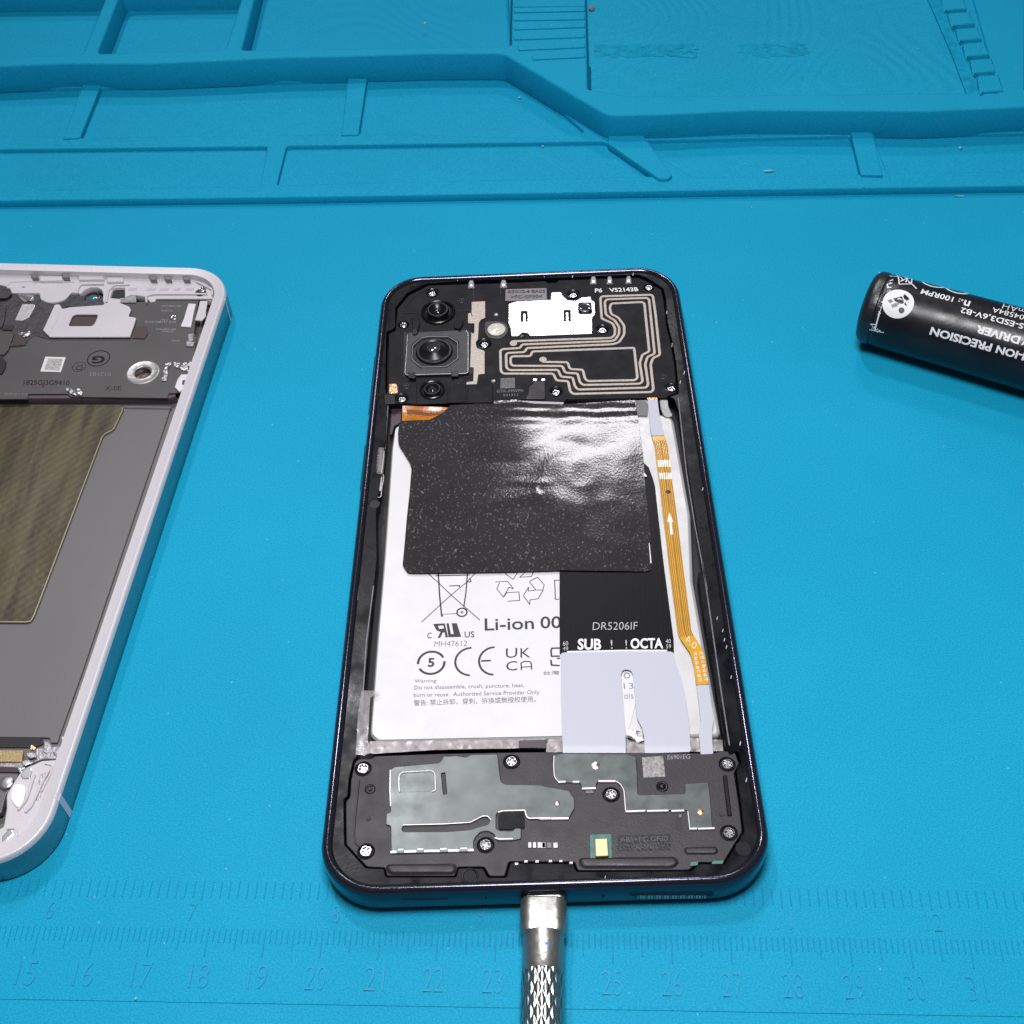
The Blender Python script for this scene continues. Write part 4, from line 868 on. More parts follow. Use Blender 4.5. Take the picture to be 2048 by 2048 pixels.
# openings in the bottom face of the frame
def face_pt(k, x, y, off=.004):
    """point on the flat bottom face of the frame"""
    d = ray(*nat(k, (x, y))); n = Vector((math.sin(PYAW), -math.cos(PYAW), 0)); o_ = Vector((*ph(0, -PL-off), 0))
    t = (o_-CP).dot(n)/d.dot(n); return CP+d*t
def face_poly(name, k, pts, m, r=.0, off=.004, depth=.006):
    P = [face_pt(k, *p, off) for p in pts]; n = Vector((math.sin(PYAW), -math.cos(PYAW), 0))
    N = len(P); vs = [tuple(p) for p in P]+[tuple(p-n*depth) for p in P]
    fs = [tuple(range(N))]+[(i, i+N, (i+1) % N+N, (i+1) % N) for i in range(N)]
    mesh(name, vs, fs, m, phone, 30)
def pill_px(x0, x1, y, ry, n=8):
    return [(x0+ry+ry*math.cos(math.radians(90+180*i/n)), y+ry*.8*math.sin(math.radians(90+180*i/n))) for i in range(n+1)]+[(x1-ry+ry*math.cos(math.radians(270+180*i/n)), y+ry*.8*math.sin(math.radians(270+180*i/n))) for i in range(n+1)]
face_poly('card_slot', 7, pill_px(700, 1100, 1408, 10), deep); face_poly('mic_hole', 7, pill_px(1416, 1434, 1405, 9), deep)
face_poly('mic_hole', 8, pill_px(505, 535, 1326, 12), deep)
face_poly('speaker_slot', 8, pill_px(735, 1432, 1308, 24), deep)
for q in range(26):
    x0 = 800+q*22; face_poly('speaker_mesh', 8, [(x0, 1322), (x0+15, 1322), (x0+15, 1345), (x0, 1347)], mat('mesh_pale', (.50, .48, .52), .5) if q % 3 else clipm, off=.009, depth=.003)

# ================================================================== CABLE PLUG
plug = thing('cable_plug', 'silver metal cable plug with knurled grip and small blue light pushed into the black phone', 'cable plug', (.85, -6.6, 0))
def box_sweep(name, c, hx, hz, y0, y1, r, m, parent, bev=.04):
    vs = []; fs = []; n = 6
    prof = [(y0, -bev), (y0-bev*.3, -bev*.3), (y0-bev, 0), (y1+bev, 0), (y1+bev*.3, -bev*.3), (y1, -bev)]
    for y, d in prof:
        for p in rrect(hx+d, hz+d, r, n): vs.append((c[0]+p[0], y, c[1]+p[1]))
    N = 4*(n+1)
    for j in range(len(prof)-1):
        for i in range(N): i2 = (i+1) % N; fs.append((j*N+i, j*N+i2, (j+1)*N+i2, (j+1)*N+i))
    fs.append(tuple(range(N))); fs.append(tuple(range((len(prof)-1)*N, len(prof)*N))[::-1])
    return mesh(name, vs, [tuple(reversed(f)) for f in fs], m, parent, 45)
PXC = .835; PZ = .40
ytop_ = -5.93
box_sweep('head', (PXC-.01, PZ), .395, .25, -5.88, -6.50, .19, plugm, plug)
box_sweep('tongue', (PXC-.01, PZ), .36, .12, -5.5, -5.95, .10, steel, plug, .01)
def tube_y(name, prof, m, parent, n=48, knurl=None):
    vs = []; fs = []
    for y, r in prof:
        for i in range(n):
            a = 2*math.pi*i/n; rr = r+(knurl(a, y) if knurl else 0)
            vs.append((PXC+rr*math.sin(a), y, PZ+rr*math.cos(a)))
    for j in range(len(prof)-1):
        for i in range(n): i2 = (i+1) % n; fs.append((j*n+i, j*n+i2, (j+1)*n+i2, (j+1)*n+i))
    fs.append(tuple(range(n))[::-1]); fs.append(tuple(range((len(prof)-1)*n, len(prof)*n)))
    return mesh(name, vs, fs, m, parent, 50)
tube_y('neck', [(-6.46, .30), (-6.48, .35), (-7.14, .35), (-7.16, .33)], plugm, plug)
def kn(a, y):
    k1 = abs(math.sin((a*8+(y+7.1)*8.2)/1.0)); k2 = abs(math.sin((a*8-(y+7.1)*8.2)/1.0))
    return .019*min(1, (k1*k2)*1.3)
tube_y('knurled_grip', [(-7.12, .30)]+[(-7.13-i*.0125, .342) for i in range(108)]+[(-8.49, .30)], mat('knurl_metal', (.42, .415, .40), .30, metal=1.), plug, 220, kn)
tube_y('collar', [(-8.46, .33), (-8.48, .36), (-8.60, .36), (-8.62, .335), (-9.3, .335), (-9.32, .25), (-13, .25)], plugm, plug)
c = W1(12, 1060, 1045, .72)
lathe('status_light', (c[0], c[1]), [(.052, .70), (.05, .735), (.035, .748), (.001, .752)], bluel, plug, 18)

# ================================================================== THE WHITE PHONE, cut by the left edge of the picture
QC = Vector((-11.39, 2.61)); QYAW = -.056; QW, QL = 3.80, 7.97
wph = thing('smartphone', 'silver white smartphone without its back, grey board and olive battery showing, beside the black phone', 'smartphone', (QC.x, QC.y, 0))
def wf(x, y):
    c, s = math.cos(QYAW), math.sin(QYAW); return (QC.x+x*c-y*s, QC.y+x*s+y*c)
ring_sweep('frame', [(.06, .0), (.02, .012), (.0, .05), (.0, .66), (.02, .665)], QW, QL, 1.12, wf, silverf, wph, 14)
ring_sweep('rim', [(.0, .66), (.01, .71), (.03, .75), (.052, .771), (.068, .772), (.085, .762), (.27, .762), (.285, .755), (.29, .72), (.29, .30)], QW, QL, 1.12, wf, silverr, wph, 14)
plate('chassis_floor', [wf(*p) for p in rrect(QW-.05, QL-.05, 1.07)], .30, .26, mat('grey_chassis', (.12, .115, .12), .5, metal=.3), wph, .01)
z1 = .58
# antenna bands running down the side of the frame
def side_band(y_, w_, lean=0.):
    a = [wf(QW+.003, y_-w_/2), wf(QW+.003, y_+w_/2)]
    P = [(*a[0], .03), (*a[1], .03), (*a[1], .70), (*a[0], .70)]
    q = [wf(QW-.03, y_-w_/2), wf(QW-.03, y_+w_/2)]
    P += [(*wf(QW-.055, y_+w_/2), .778), (*wf(QW-.055, y_-w_/2), .778)]
    mesh('antenna_band', P, [(0, 1, 2, 3), (3, 2, 4, 5)], antb, wph, 30)
def wloc(k, x, y, z):
    q = W1(k, x, y, z); dx, dy = q[0]-QC.x, q[1]-QC.y; c, s = math.cos(QYAW), math.sin(QYAW); return (dx*c+dy*s, -dx*s+dy*c)
side_band(wloc(10, 545, 1170, .75)[1], .14); side_band(wloc(9, 1720, 375, .75)[1], .07)
tb = [wf(wloc(9, 955, 140, .77)[0]-.06, QL+.003), wf(wloc(9, 985, 140, .77)[0]+.0, QL+.003)]
# upper white moulding
um = W(9, [(-300, 175), (1520, 175), (1640, 260), (1650, 395), (1545, 372), (1210, 372), (1195, 398), (1160, 402), (1125, 360), (1040, 345), (1010, 380), (935, 378), (930, 412), (845, 420)], z1) + \
     W(18, [(1540, 640), (1520, 590), (1530, 520), (1510, 440), (1440, 405), (1340, 405), (1260, 440), (1195, 500), (1145, 490), (1060, 480), (1010, 545), (950, 592), (850, 622), (760, 634), (680, 622), (598, 580), (582, 490), (170, 490), (145, 425), (60, 378), (-150, 375)], z1)
plate('upper_moulding', [fil(um, .03), fil(W(9, [(872, 300), (885, 292), (962, 290), (962, 372), (930, 375), (850, 368)], z1), .02)], z1, .2, whitep, wph, .03)
for k, pts in [(18, [(60, 300), (160, 305), (110, 360), (90, 420)]), ]: pass
def lip2(name, k, pts, z, w_, h, m, r=.05): ribbon(name, W(k, pts, z+h), w_, z+h, h+.005, m, wph, r)
lip2('moulded_rib', 18, [(120, 420), (110, 370), (160, 320), (420, 310), (1100, 320)], z1, .03, .02, whitep)
lip2('moulded_rib', 18, [(1150, 490), (1150, 420), (1200, 350), (1540, 345)], z1, .05, .05, whitep)
lip2('moulded_rib', 9, [(820, 400), (835, 310), (880, 268), (1000, 262)], z1, .05, .04, whitep)
lip2('moulded_rib', 9, [(1130, 400), (1128, 350), (1180, 335), (1600, 335)], z1, .05, .05, whitep)
lip2('moulded_rib', 9, [(1210, 372), (1640, 372)], z1, .04, .03, whitep)
lip2('moulded_rib', 9, [(1520, 240), (1640, 300), (1640, 345)], z1, .05, .06, whitep)
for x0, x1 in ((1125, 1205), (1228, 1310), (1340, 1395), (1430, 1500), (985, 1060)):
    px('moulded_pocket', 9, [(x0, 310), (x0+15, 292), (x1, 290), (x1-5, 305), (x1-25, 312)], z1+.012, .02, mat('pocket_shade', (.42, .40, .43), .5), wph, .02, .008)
for x0, yy in ((235, 182), (475, 180), (1150, 195), (1265, 195), (1408, 197)):
    px('frame_notch', 9, [(x0, yy), (x0+52, yy), (x0+60, yy+34), (x0+12, yy+34)], .70, .2, mat('notch_grey', (.20, .185, .19), .4, metal=.5), wph, .01, .01)
for x0, x1, y0 in ((300, 480, 200), (600, 800, 190), (820, 950, 208)):
    px('side_block', 9, [(x0, y0), (x1, y0), (x1+5, y0+40), (x0+8, y0+40)], .64, .12, whitep, wph, .02, .02)
px('pin_hole', 18, [(325, 395), (375, 390), (372, 405), (325, 412)], z1+.004, .006, greyink, wph, .01, 0)
# board
gb = W(9, [(-300, 320), (100, 330), (160, 340), (300, 350), (312, 395), (400, 412), (480, 440), (800, 440), (980, 405), (1110, 398), (1195, 402), (1212, 374), (1540, 374), (1520, 470), (1500, 640), (1520, 680), (1490, 860), (1465, 960), (1440, 1060), (1385, 1100), (1300, 1108), (1296, 1143), (545, 1134), (518, 1110), (217, 1112), (214, 1150), (-300, 1152)], z1-.02)
plate('circuit_board', [fil(gb, .02), circle(W1(9, 1098, 957, z1-.02), .20, 26)], z1-.02, .04, greyboard, wph, .008)
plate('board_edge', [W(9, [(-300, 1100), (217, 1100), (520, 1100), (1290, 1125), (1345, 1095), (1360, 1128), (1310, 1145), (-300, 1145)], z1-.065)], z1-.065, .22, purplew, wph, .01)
db = W(18, [(-150, 480), (160, 500), (580, 515), (600, 600), (690, 640), (760, 650), (860, 640), (960, 600), (1050, 500), (1150, 520), (1500, 560), (1530, 600), (1540, 690), (1100, 700), (920, 720), (800, 760), (640, 1030), (740, 1150), (1000, 1160), (700, 1170), (520, 1120), (440, 1160), (380, 1270), (240, 1290), (150, 1300), (90, 1400), (-150, 1480)], z1)
plate('dark_shield', [fil(db, .02)], z1-.004, .03, darkboard, wph, .01)
mb = mat('dark_block', (.03, .028, .032), .4, metal=.2)
for k, pts, z, m in [(18, [(-60, 370), (20, 368), (90, 410), (150, 425), (170, 500), (100, 560), (-60, 570)], .66, darkboard), (18, [(-60, 640), (90, 655), (60, 900), (20, 1000), (-60, 1020)], .62, darkboard),
                     (18, [(-60, 1070), (160, 1055), (200, 1110), (120, 1330), (60, 1400), (-60, 1420)], .62, mat('taupe_block', (.075, .068, .070), .4, metal=.3)),
                     (18, [(60, 960), (200, 965), (170, 1040), (20, 1030)], .61, mb), (18, [(-60, 1420), (20, 1420), (90, 1500), (80, 1600), (20, 1690), (-60, 1690)], .60, deep),
                     (18, [(1000, 600), (1500, 600), (1530, 640), (1540, 685), (960, 690), (980, 640)], .61, darkboard), (18, [(260, 500), (500, 520), (500, 600), (350, 620), (280, 560)], .60, steel),
                     (18, [(330, 530), (490, 545), (450, 610), (400, 600)], .62, chrome), (18, [(130, 1280), (240, 1130), (330, 1100), (400, 1180), (360, 1260), (220, 1275)], .60, mat('brown_lug', (.09, .07, .07), .35, metal=.6)),
                     (9, [(935, 380), (1010, 345), (1055, 345), (1050, 405), (932, 406)], .60, steel), (9, [(1050, 590), (1130, 590), (1145, 640), (1115, 685), (1020, 680), (1040, 640)], .59, mat('brown_lug', (0, 0, 0))),
                     (9, [(1440, 700), (1505, 710), (1490, 745), (1435, 742)], .60, steel), (9, [(1450, 650), (1500, 640), (1490, 700), (1455, 705)], .59, steel),
                     (9, [(1370, 1000), (1400, 960), (1450, 960), (1440, 1060), (1385, 1095), (1350, 1060)], .62, silverr), (9, [(1410, 1005), (1438, 1003), (1432, 1040), (1405, 1042)], .625, MATS['dark_block'])]:
    px('board_component', k, pts, z, .06, m, wph, .02, .01)
sheet('silver_blob', W(9, [(510, 1065), (545, 1062), (570, 1085), (610, 1070), (638, 1100), (630, 1122), (560, 1118), (512, 1085)], .60), crz(.60, .03, 12), .03, .02, steel, wph)
sheet('silver_blob', W(9, [(1250, 985), (1280, 870), (1330, 858), (1300, 920), (1285, 1005), (1248, 1010)], .60), crz(.59, .03, 14), .03, .02, steel, wph)
sheet('silver_blob', W(9, [(1340, 870), (1480, 860), (1465, 930), (1440, 935), (1350, 900)], .60), crz(.585, .03, 14), .03, .02, steel, wph)
sheet('silver_blob', W(9, [(140, 640), (235, 625), (230, 665), (160, 680)], .60), crz(.60, .03, 14), .03, .02, steel, wph)
px('bright_plate', 18, [(330, 652), (515, 655), (522, 680), (430, 850), (330, 900), (222, 895), (235, 860)], z1+.01, .03, mat('pale_metal', (.55, .53, .52), .35, metal=.5, bump=.2), wph, .02, .01)
px('bright_plate', 9, [(1455, 412), (1515, 415), (1500, 470), (1475, 596), (1395, 590), (1420, 530)], z1+.01, .03, silverr, wph, .02, .01)
px('bright_plate', 9, [(1545, 390), (1605, 392), (1592, 470), (1590, 510), (1560, 545), (1505, 540), (1520, 490)], z1+.03, .05, whitep, wph, .02, .02)
# white bracket with its window
wb = W(18, [(808, 670), (830, 655), (888, 658), (905, 690), (925, 725), (1040, 698), (1540, 665), (1545, 640), (1790, 640)], .64)+W(9, [(935, 410), (1000, 436), (1012, 462), (992, 512), (1052, 522), (1042, 560), (1004, 670), (382, 671), (331, 618), (345, 590)], .64)
win = fil(W(18, [(1018, 965), (1075, 830), (1120, 806), (1448, 806), (1446, 850), (1400, 950), (1360, 980), (1040, 980)], .64), .04)
plate('bracket', [fil(wb, .03), win], .64, .05, whitep, wph, .015)
lip2('bracket_fold', 18, [(895, 700), (860, 830), (720, 1110)], .64, .05, .012, whitep)
plate('window_floor', [win], .585, .03, mat('window_brown', (.06, .045, .045), .4, metal=.3), wph, 0)
# earpiece lens
c = W1(18, 1370, 560, z1)
lathe('lens_ring', c, [(.20, z1-.05), (.20, z1+.01), (.17, z1+.02), (.15, z1-.02), (.11, z1-.02)], mat('plum_ring', (.04, .02, .025), .3), wph, 30)
lathe('lens_glass', W1(18, 1385, 560, z1), [(.11, z1-.01), (.06, z1+.012), (.001, z1+.018)], mat('teal_glass', (.01, .16, .20), .1, coat=1.), wph, 24)
px('socket', 9, [(845, 370), (880, 300), (960, 295), (960, 370), (930, 380)], .50, .1, deep, wph, .01, 0)
# paper label with smudged code, stamps and printing
lb = px('paper_label', 9, [(350, 824), (508, 828), (470, 942), (312, 938)], z1-.012, .01, mat('paper', (.62, .61, .60), .6), wph, .01, .002)
px('code_patch', 9, [(372, 838), (486, 842), (458, 930), (340, 926)], z1-.0095, .004, mat('smudged', (.34, .33, .33), .6, var=.55, vscale=2600), wph, .01, 0)
bz2 = z1-.0185
stamp = mat('stamp_ink', (.012, .011, .012), .6, spec=.1); stamp2 = mat('stamp_ink_pale', (.025, .025, .034), .6, spec=.1)
c = W1(9, 762, 838, bz2); plate('print', [circle(c, .275, 40), circle(c, .248, 40)], bz2+.001, .003, stamp, wph, 0)
text('print', 'G', (815, 815), (716, 822), (808, 872), bz2, stamp, wph, .0015, .03, 9)
c = W1(9, 612, 902, bz2); plate('print', [circle(c, .165, 32), circle(c, .150, 32)], bz2+.001, .003, stamp2, wph, 0)
text('print', 'D', (638, 885), (588, 893), (634, 925), bz2, stamp2, wph, .0015, 0, 9)
text('print', '1825GJ3G9410', (180, 1055), (535, 1058), (185, 1005), bz2, stamp, wph, .0015, .0, 9)
text('print', '012183', (858, 945), (695, 945), (855, 975), bz2, mat('faint_print', (.16, .15, .152), .5), wph, .0015, 0, 9)
text('print', '0450123', (35, 1120), (205, 1122), (38, 1104), bz2, MATS['faint_print'], wph, .0015, 0, 9)
text('print', 'X-0E', (810, 1085), (935, 1085), (815, 1052), bz2, stamp, wph, .0015, -.01, 9)
for (xa, xb, yy) in ((1250, 1400, 432), (1245, 1330, 468), (1120, 1360, 555), (1205, 1360, 612), (1250, 1340, 628), (1325, 1385, 700), (1240, 1300, 540)):
    text('print', 'ICN+0B1U E32', (xa, yy+6), (xb, yy+8), (xa+3, yy-6), bz2, mat('fine_print', (.28, .27, .28), .5), wph, .0015, 0, 9)
lathe('eyelet', W1(9, 1105, 950, z1-.02), [(.40, z1-.02), (.39, z1+.0), (.36, z1+.012), (.27, z1-.005), (.22, z1-.0), (.20, z1-.01), (.20, z1-.16)], mat('eyelet_metal', (.42, .41, .40), .38, metal=.7, bump=.25, bscale=700), wph, 40)
lathe('eyelet_floor', W1(9, 1098, 957, z1-.1), [(.21, z1-.14), (.001, z1-.14)], mat('brown_metal', (.16, .13, .11), .3, metal=.8, bump=.5, bscale=500), wph, 20)
o = put_screw(sm, W1(9, 1562, 302, .66), .66, wph, 2); put_screw(sm, W1(9, 1342, 517, .58), .575, wph, 5)
lathe('screw_well', W1(9, 1550, 325, .60), [(.14, .585), (.12, .605), (.001, .605)], deep, wph, 20)
# battery bay
olo = W(19, [(-300, 118), (900, 122), (948, 132), (950, 150), (886, 285), (872, 308), (812, 338), (790, 362), (262, 1745), (238, 1788), (200, 1795), (-300, 1790)], .36)
ob = sheet('battery', fil(olo, .04), lambda x, y: .385+.006*noise.noise((x*2, y*1.2, 5.5)), .09, .08, olive, wph, 60)
gl2 = mat('gold_edge', (.50, .44, .30), .25, metal=.8)
ribbon('foil_edge', W(19, [(945, 135), (948, 152), (884, 290), (868, 308), (812, 336), (788, 364), (262, 1742), (236, 1786), (200, 1793), (-300, 1788)], .39), .035, .395, .02, gl2, wph, .03)
gpo = W(19, [(958, 138), (1318, 142)], .34)+W(10, [(800, -40), (575, 590), (555, 655), (490, 655), (480, 608), (420, 605), (-300, 598)], .34)+W(19, [(-300, 1500), (0, 130)], .34)
plate('metal_plate', [fil(gpo, .02)], .345, .04, greyplate, wph, .012)
lip2('plate_edge', 19, [(955, 128), (1320, 134)], .345, .08, .03, greyplate)
# lower end
px('dark_gap', 10, [(-200, 598), (410, 604), (418, 665), (350, 695), (270, 700), (-200, 700)], .33, .05, deep, wph, .01, 0)
wl = mat('white_gloss_plastic', (.66, .64, .68), .25, coat=.6, bump=.2, bscale=500)
lowp = W(10, [(330, 860), (400, 825), (565, 815), (600, 760), (640, 640), (660, 560), (700, 560), (560, 1000), (480, 1250), (380, 1460), (240, 1620), (60, 1700), (-300, 1740), (-300, 1500), (30, 1480), (60, 1300), (60, 1150), (180, 960), (230, 900)], .62)
plate('lower_moulding', [fil(lowp, .08)], .62, .25, whitep, wph, .03)
px('grey_bracket', 10, [(415, 630), (470, 640), (500, 690), (590, 680), (600, 740), (555, 812), (400, 815), (310, 850), (240, 900), (170, 940), (-200, 930), (-200, 850), (220, 840), (330, 760), (350, 705), (420, 700)], .52, .15, mat('lilac_metal', (.30, .28, .30), .35, metal=.5, bump=.3), wph, .02, .02)
px('grey_bracket', 10, [(-200, 930), (180, 945), (140, 1050), (60, 1150), (10, 1330), (-200, 1380)], .50, .15, greyplate, wph, .03, .02)
for i in range(20):
    x0 = -60+i*14; px('connector_pin', 10, [(x0, 728), (x0+8, 728), (x0+6, 832), (x0-2, 832)], .56, .06, goldbar, wph, .003, .006)
px('connector_body', 10, [(-90, 722), (228, 726), (212, 826), (195, 842), (-90, 842)], .545, .06, mat('gold_body', (.30, .22, .11), .4, metal=.4), wph, .02, .008)
px('dark_slot', 10, [(-200, 875), (165, 890), (185, 940), (-200, 935)], .535, .02, MATS['plum_ring'], wph, .01, .004)
for k, pts, z, m in [(10, [(285, 690), (310, 668), (345, 700), (320, 725), (290, 725)], .60, copper), (10, [(255, 745), (330, 745), (350, 790), (290, 805), (250, 780)], .60, steel), (10, [(215, 830), (260, 815), (290, 850), (240, 880), (210, 860)], .60, chrome),
                     (10, [(172, 870), (200, 900), (212, 950), (190, 950), (168, 905)], .63, chrome), (10, [(230, 910), (300, 890), (310, 930), (290, 1000), (215, 1000), (200, 970)], .64, chrome),
                     (10, [(390, 960), (440, 940), (470, 960), (450, 1040), (380, 1070), (370, 1030)], .63, steel), (10, [(340, 1140), (400, 1130), (390, 1200), (350, 1215)], .63, steel),
                     (10, [(410, 708), (460, 735), (465, 770), (415, 740)], .54, chrome), (10, [(508, 730), (560, 775), (565, 800), (515, 760)], .54, chrome), (10, [(590, 590), (640, 600), (630, 640), (600, 640)], .62, silverr),
                     (10, [(205, 1310), (260, 1300), (300, 1370), (250, 1440), (190, 1400)], .60, MATS['brown_lug']), (10, [(20, 1560), (70, 1500), (110, 1480), (130, 1540), (70, 1590), (20, 1620)], .63, chrome)]:
    px('small_part', k, pts, z, .04, m, wph, .015, .012)
px('speaker_cover', 10, [(120, 1060), (180, 1045), (235, 1060), (250, 1110), (230, 1200), (190, 1290), (140, 1260), (100, 1200), (105, 1120)], .66, .06, mat('bright_white', (.85, .84, .88), .3, coat=.4), wph, .05, .03)
lip2('moulded_rib', 10, [(480, 900), (420, 1000), (300, 1260), (240, 1320)], .62, .05, .04, whitep)
lip2('moulded_rib', 10, [(330, 960), (250, 1200), (170, 1300)], .62, .05, .04, whitep)
lip2('moulded_rib', 10, [(60, 1480), (150, 1470), (160, 1560), (110, 1620)], .62, .05, .03, whitep)
lip2('moulded_rib', 10, [(430, 850), (510, 870), (480, 960), (400, 1120)], .62, .03, .03, whitep)
lathe('stud', W1(10, 60, 1040, .55), [(.14, .50), (.13, .57), (.10, .585), (.001, .58)], steel, wph, 22)

# ================================================================== THE SCREWDRIVER, cut by the right edge of the picture
a0 = at(1738, 612, .90); a1 = at(2048, 694, .96)
AX = Vector((a1.x-a0.x, a1.y-a0.y, 0)).normalized(); AN = Vector((-AX.y, AX.x, 0)); SZ = Vector((0, 0, 1))
drv = thing('electric_screwdriver', 'black cylindrical electric precision screwdriver printed in white, lying beyond the right edge', 'screwdriver', (a0.x, a0.y, 0))
R0 = .845; TAPER = .012
def rad(s): return R0+TAPER*min(s, 4.)
AZ = .885
def cylp(s, th, dr=0.):
    r = rad(s)+dr; p = Vector((a0.x, a0.y, AZ))+AX*s+AN*(r*math.sin(th))+SZ*(r*math.cos(th)); return p
def tube_s(name, prof, m, th0=0, n=72):
    vs = []; fs = []
    for s, dr in prof:
        for i in range(n): vs.append(tuple(cylp(s, 2*math.pi*i/n, dr)))
    for j in range(len(prof)-1):
        for i in range(n): i2 = (i+1) % n; fs.append((j*n+i, j*n+i2, (j+1)*n+i2, (j+1)*n+i))
    fs.append(tuple(range(n))[::-1]); fs.append(tuple(range((len(prof)-1)*n, len(prof)*n)))
    return mesh(name, vs, fs, m, drv, 40)
body = tube_s('body', [(.30, -.03)]+[(.36+i*.25, 0) for i in range(40)]+[(10.4, -.1)], blackc)
tube_s('end_cap', [(-.10, -.30), (-.06, -.12), (.0, -.04), (.06, .0), (.10, .012), (.24, .015), (.27, -.02), (.285, -.02), (.30, .0), (.34, .004), (.37, -.02)], mat('cap_black', (.012, .012, .015), .34, spec=.6, bump=.4, bscale=1100, bdist=.0002))
def cyl_hit(k, x, y):
    """(s, angle) where the line of sight meets the body"""
    d = ray(*nat(k, (x, y))).normalized(); o_ = CP-Vector((a0.x, a0.y, AZ))
    s = 1.5
    for _ in range(5):
        r = rad(s); dn, dz = d.dot(AN), d.z; on, oz = o_.dot(AN), o_.z
        A = dn*dn+dz*dz; B = on*dn+oz*dz; C_ = on*on+oz*oz-r*r; D = max(0, B*B-A*C_)
        t = (-B-math.sqrt(D))/A; p = o_+d*t; s = p.dot(AX)
    return s, math.atan2(p.dot(AN), p.z)
def ctext(s_, q0, q1, q2, off=0., h=.0015, m=whitei):
    v, f = text_mesh(s_, off); A, B, C_ = [Vector(q) for q in (q0, q1, q2)]
    import bmesh
    bm = bmesh.new(); bv = [bm.verts.new(p) for p in v]
    for ff in f:
        if all(v[i][2] > 0 for i in ff):
            try: bm.faces.new([bv[i] for i in ff])
            except ValueError: pass
    bmesh.ops.delete(bm, geom=[x for x in bm.verts if not x.link_faces], context='VERTS')
    for t_ in range(1, 10):
        bmesh.ops.bisect_plane(bm, geom=bm.verts[:]+bm.edges[:]+bm.faces[:], plane_co=(0, t_/10, 0), plane_no=(0, 1, 0))
    bm.verts.index_update(); vs = []
    for x in bm.verts:
        q = A+(B-A)*x.co.x+(C_-A)*x.co.y; vs.append(tuple(cylp(q.x, q.y, .004)))
    fs2 = [tuple(x.index for x in ff.verts) for ff in bm.faces]; bm.free()
    mesh('print', vs, fs2, m, body, 30)
def ct(s_, p0, p1, p2, off=0., m=whitei, k=11):
    A, B, C_ = cyl_hit(k, *p0), cyl_hit(k, *p1), cyl_hit(k, *p2)
    hgt = C_[1]-A[1]; th = (A[1]+B[1])/2
    ctext(s_, (A[0], th), (B[0], th), (A[0], th+hgt), off, m=m)
ct('PRECISION', (1590, 1035), (905, 858), (1560, 1125), .035); ct('LI-ION', (2020, 1165), (1640, 1055), (1990, 1250), .035)
ct('DRIVER', (1900, 965), (1415, 830), (1870, 1050), .035); ct('SCREW', (2360, 1085), (1925, 972), (2330, 1170), .035)
ct('S-ESD3,6V-B2', (1945, 800), (1240, 640), (1930, 870), .015); ct('PCR', (2150, 850), (1960, 805), (2135, 920), .015)
ct('204584A', (2000, 738), (1588, 640), (1990, 790), .0); ct('1300mAH', (2200, 715), (1700, 612), (2190, 755), -.01)
ct('n', (1345, 565), (1275, 560), (1330, 625), .02); ct('0', (1262, 548), (1240, 545), (1258, 572), .02); ct(': 100RPM', (1235, 535), (800, 440), (1225, 590), .015)
def cribbon(c, r, a0_, a1_, w_, kx=1.):
    s0, t0 = c; n = 24; vs = []; fs = []
    for i in range(n+1):
        a = math.radians(a0_+(a1_-a0_)*i/n)
        for rr in (r-w_/2, r+w_/2): vs.append(tuple(cylp(s0+rr*math.cos(a)*kx, t0+rr*math.sin(a)/R0, .003)))
    for i in range(n): fs.append((2*i, 2*i+1, 2*i+3, 2*i+2))
    mesh('print', vs, fs, whitei, body, 30)
def cpoly(pts, m, dr=.003, k=11, raw=False):
    q = pts if raw else [cyl_hit(k, *p) for p in pts]
    mesh('print', [tuple(cylp(s, t, dr)) for s, t in q], [tuple(range(len(q)))], m, body, 30)
def cline(p, q, w_=.03, k=11):
    A, B = Vector(cyl_hit(k, *p)), Vector(cyl_hit(k, *q)); A2 = Vector((A.x, A.y*R0)); B2 = Vector((B.x, B.y*R0)); d = (B2-A2).normalized(); n_ = Vector((-d.y, d.x))*w_/2
    vs = []
    for i in range(7):
        c_ = A2.lerp(B2, i/6)
        for s_ in (1, -1): g = c_+n_*s_; vs.append(tuple(cylp(g.x, g.y/R0, .003)))
    mesh('print', vs, [(2*i, 2*i+1, 2*i+3, 2*i+2) for i in range(6)], whitei, body, 30)
ceq = cyl_hit(11, 905, 405)
cribbon((cyl_hit(11, 912, 400)[0], cyl_hit(11, 912, 405)[1]+.30), .25, 200, 350, .06); cribbon((cyl_hit(11, 1175, 470)[0], cyl_hit(11, 1175, 475)[1]+.30), .25, 200, 350, .06)
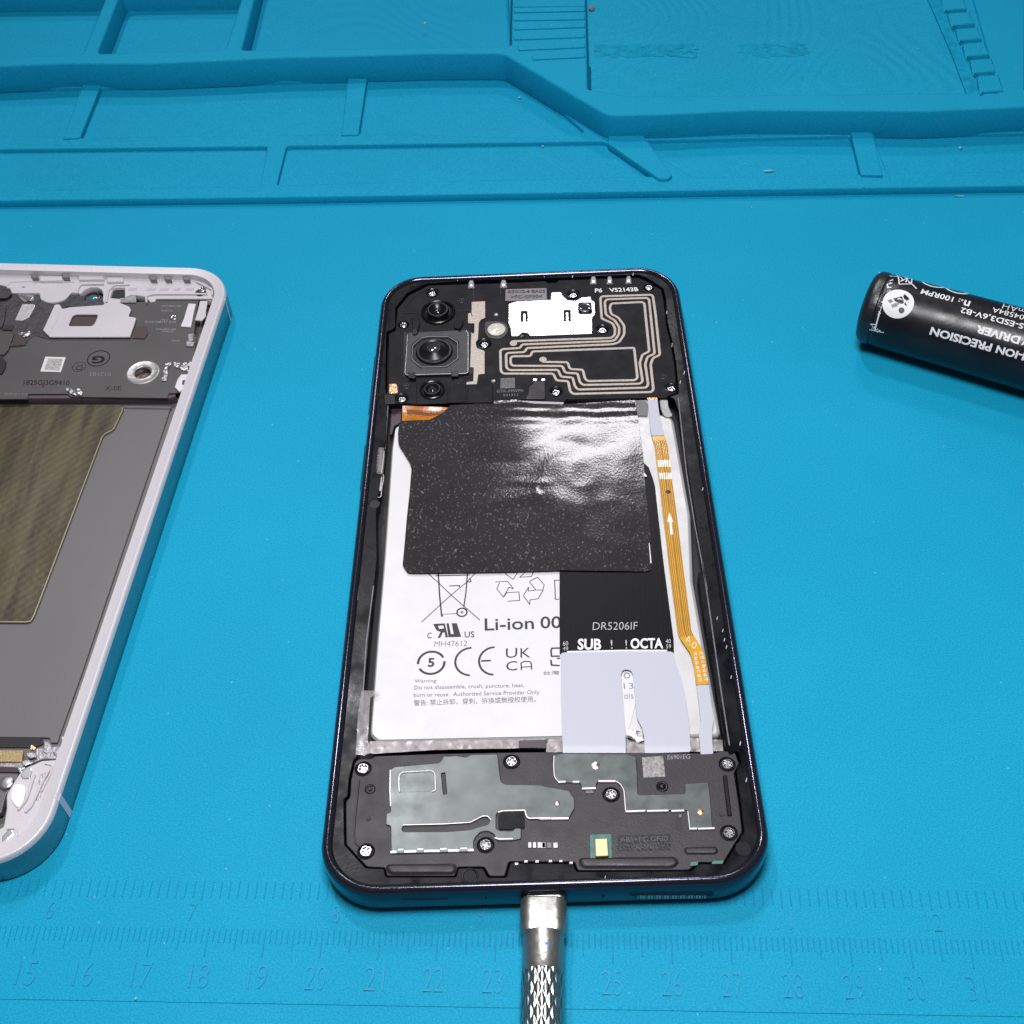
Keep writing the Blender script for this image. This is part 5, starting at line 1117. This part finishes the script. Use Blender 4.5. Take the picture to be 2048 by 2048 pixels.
# white disc with the dark reader figure
cs, ctt = cyl_hit(11, 535, 590); rd = .345
n = 36; vs = [tuple(cylp(cs, ctt, .003))]
for ring_ in range(1, 7):
    for i in range(n): a = 2*math.pi*i/n; vs.append(tuple(cylp(cs+rd*ring_/6*math.cos(a), ctt+rd*ring_/6*math.sin(a)/R0, .003)))
fs = [(0, 1+i, 1+(i+1) % n) for i in range(n)]
for q in range(5):
    for i in range(n): i2 = (i+1) % n; fs.append((1+q*n+i, 1+(q+1)*n+i, 1+(q+1)*n+i2, 1+q*n+i2))
mesh('disc_print', vs, fs, whitei, body, 30)
def fig(c_, r_, n_=14): return [(c_[0]+r_*math.cos(2*math.pi*i/n_), c_[1]+r_*math.sin(2*math.pi*i/n_)) for i in range(n_)]
for pts in (fig((572, 670), 34), [(415, 560), (455, 545), (480, 575), (445, 590)], [(480, 540), (575, 515), (590, 548), (600, 590), (575, 600), (500, 570)], [(590, 515), (605, 488), (655, 535), (635, 560), (600, 545)], [(635, 545), (660, 540), (650, 585), (625, 625), (600, 600)], [(455, 610), (510, 585), (530, 625), (470, 640)], [(515, 590), (545, 575), (550, 600), (528, 612)]):
    cpoly(pts, blackc, .006)
# crossed bin near the cap
for p, q in (((440, 290), (560, 300)), ((520, 275), (700, 270)), ((700, 270), (680, 375)), ((520, 275), (545, 380)), ((545, 380), (680, 378)), ((560, 350), (680, 295)), ((600, 280), (660, 370)), ((660, 355), (738, 430)), ((440, 345), (480, 330)), ((410, 385), (470, 365)), ((410, 420), (460, 415)), ((415, 375), (415, 425)), ((560, 300), (590, 345)), ((640, 290), (620, 360))):
    cline(p, q, .028)
for i in range(12): cline((1432+i*32, 512+i*8), (1450+i*32, 518+i*8), .018)
# worn white printing at the label's edge
rr = random.Random(5)
for p, q, n_ in (((395, 500), (290, 740), 9), ((235, 830), (370, 915), 12), ((440, 360), (400, 560), 5), ((330, 250), (300, 560), 4)):
    for i in range(n_):
        t_ = i/n_; x = p[0]+(q[0]-p[0])*t_+rr.uniform(-14, 14); y = p[1]+(q[1]-p[1])*t_+rr.uniform(-10, 10)
        cline((x, y), (x+rr.uniform(-22, 22), y+rr.uniform(8, 34)), rr.uniform(.008, .022))
cline((330, 690), (275, 900), .03); cline((215, 885), (365, 915), .02); cline((225, 820), (285, 830), .025); cline((395, 520), (330, 690), .012)

# ================================================================== crumbs on the mat
def crumb(k, x, y, z, r, m, label, sx=1., seed=1):
    c = W1(k, x, y, z); rr = random.Random(seed); vs = []; fs = []
    n = 7
    for zz, s in ((0, .8), (.45, 1), (.8, .6)):
        for i in range(n):
            a = 2*math.pi*i/n; q = .75*r*s*rr.uniform(.7, 1.25); vs.append((c[0]+q*math.cos(a)*sx, c[1]+q*math.sin(a), z+zz*r))
    for j in range(2):
        for i in range(n): i2 = (i+1) % n; fs.append((j*n+i, j*n+i2, (j+1)*n+i2, (j+1)*n+i))
    fs.append(tuple(range(2*n, 3*n)))
    o = mesh('crumb', vs, fs, m, None, 60); o['label'] = label; o['category'] = 'crumb'; o['group'] = 'crumbs scattered on the mat'
brown = mat('brown_crumb', (.22, .15, .14), .7); pale = mat('pale_crumb', (.18, .42, .54), .6)
crumb(21, 885, 95, .945, .12, brown, 'small brown square crumb beside the grooved grip block', 1.1, 1)
crumb(14, 551, 133, .945, .07, pale, 'pale speck on the rippled pad left of the grip block', 1, 2)
crumb(14, 1075, 541, .12, .05, pale, 'pale speck in the tray pocket below the slanting wall', 1, 3)
crumb(14, 1202, 811, .12, .05, pale, 'pale speck in the low tray just above the black phone', 1, 4)
crumb(15, 1603, 768, .12, .07, pale, 'brightest pale speck in the right low tray pocket', 1, 5)
crumb(15, 612, 885, .12, .05, pale, 'faint thin pale fibre in the low tray right of the slanted rib', 4., 6)
crumb(15, 1600, 1016, .002, .05, mat('dull_crumb', (.10, .35, .45), .6), 'flat dull smear just below the front edge of the trays', 4., 8)
crumb(15, 524, 1072, .002, .035, pale, 'tiny pale speck on the flat mat below the tray, above the screwdriver', 1, 7)
crumb(16, 750, 822, .015, .04, pale, 'pale speck on the border line under the centimetre numerals', 1, 9)
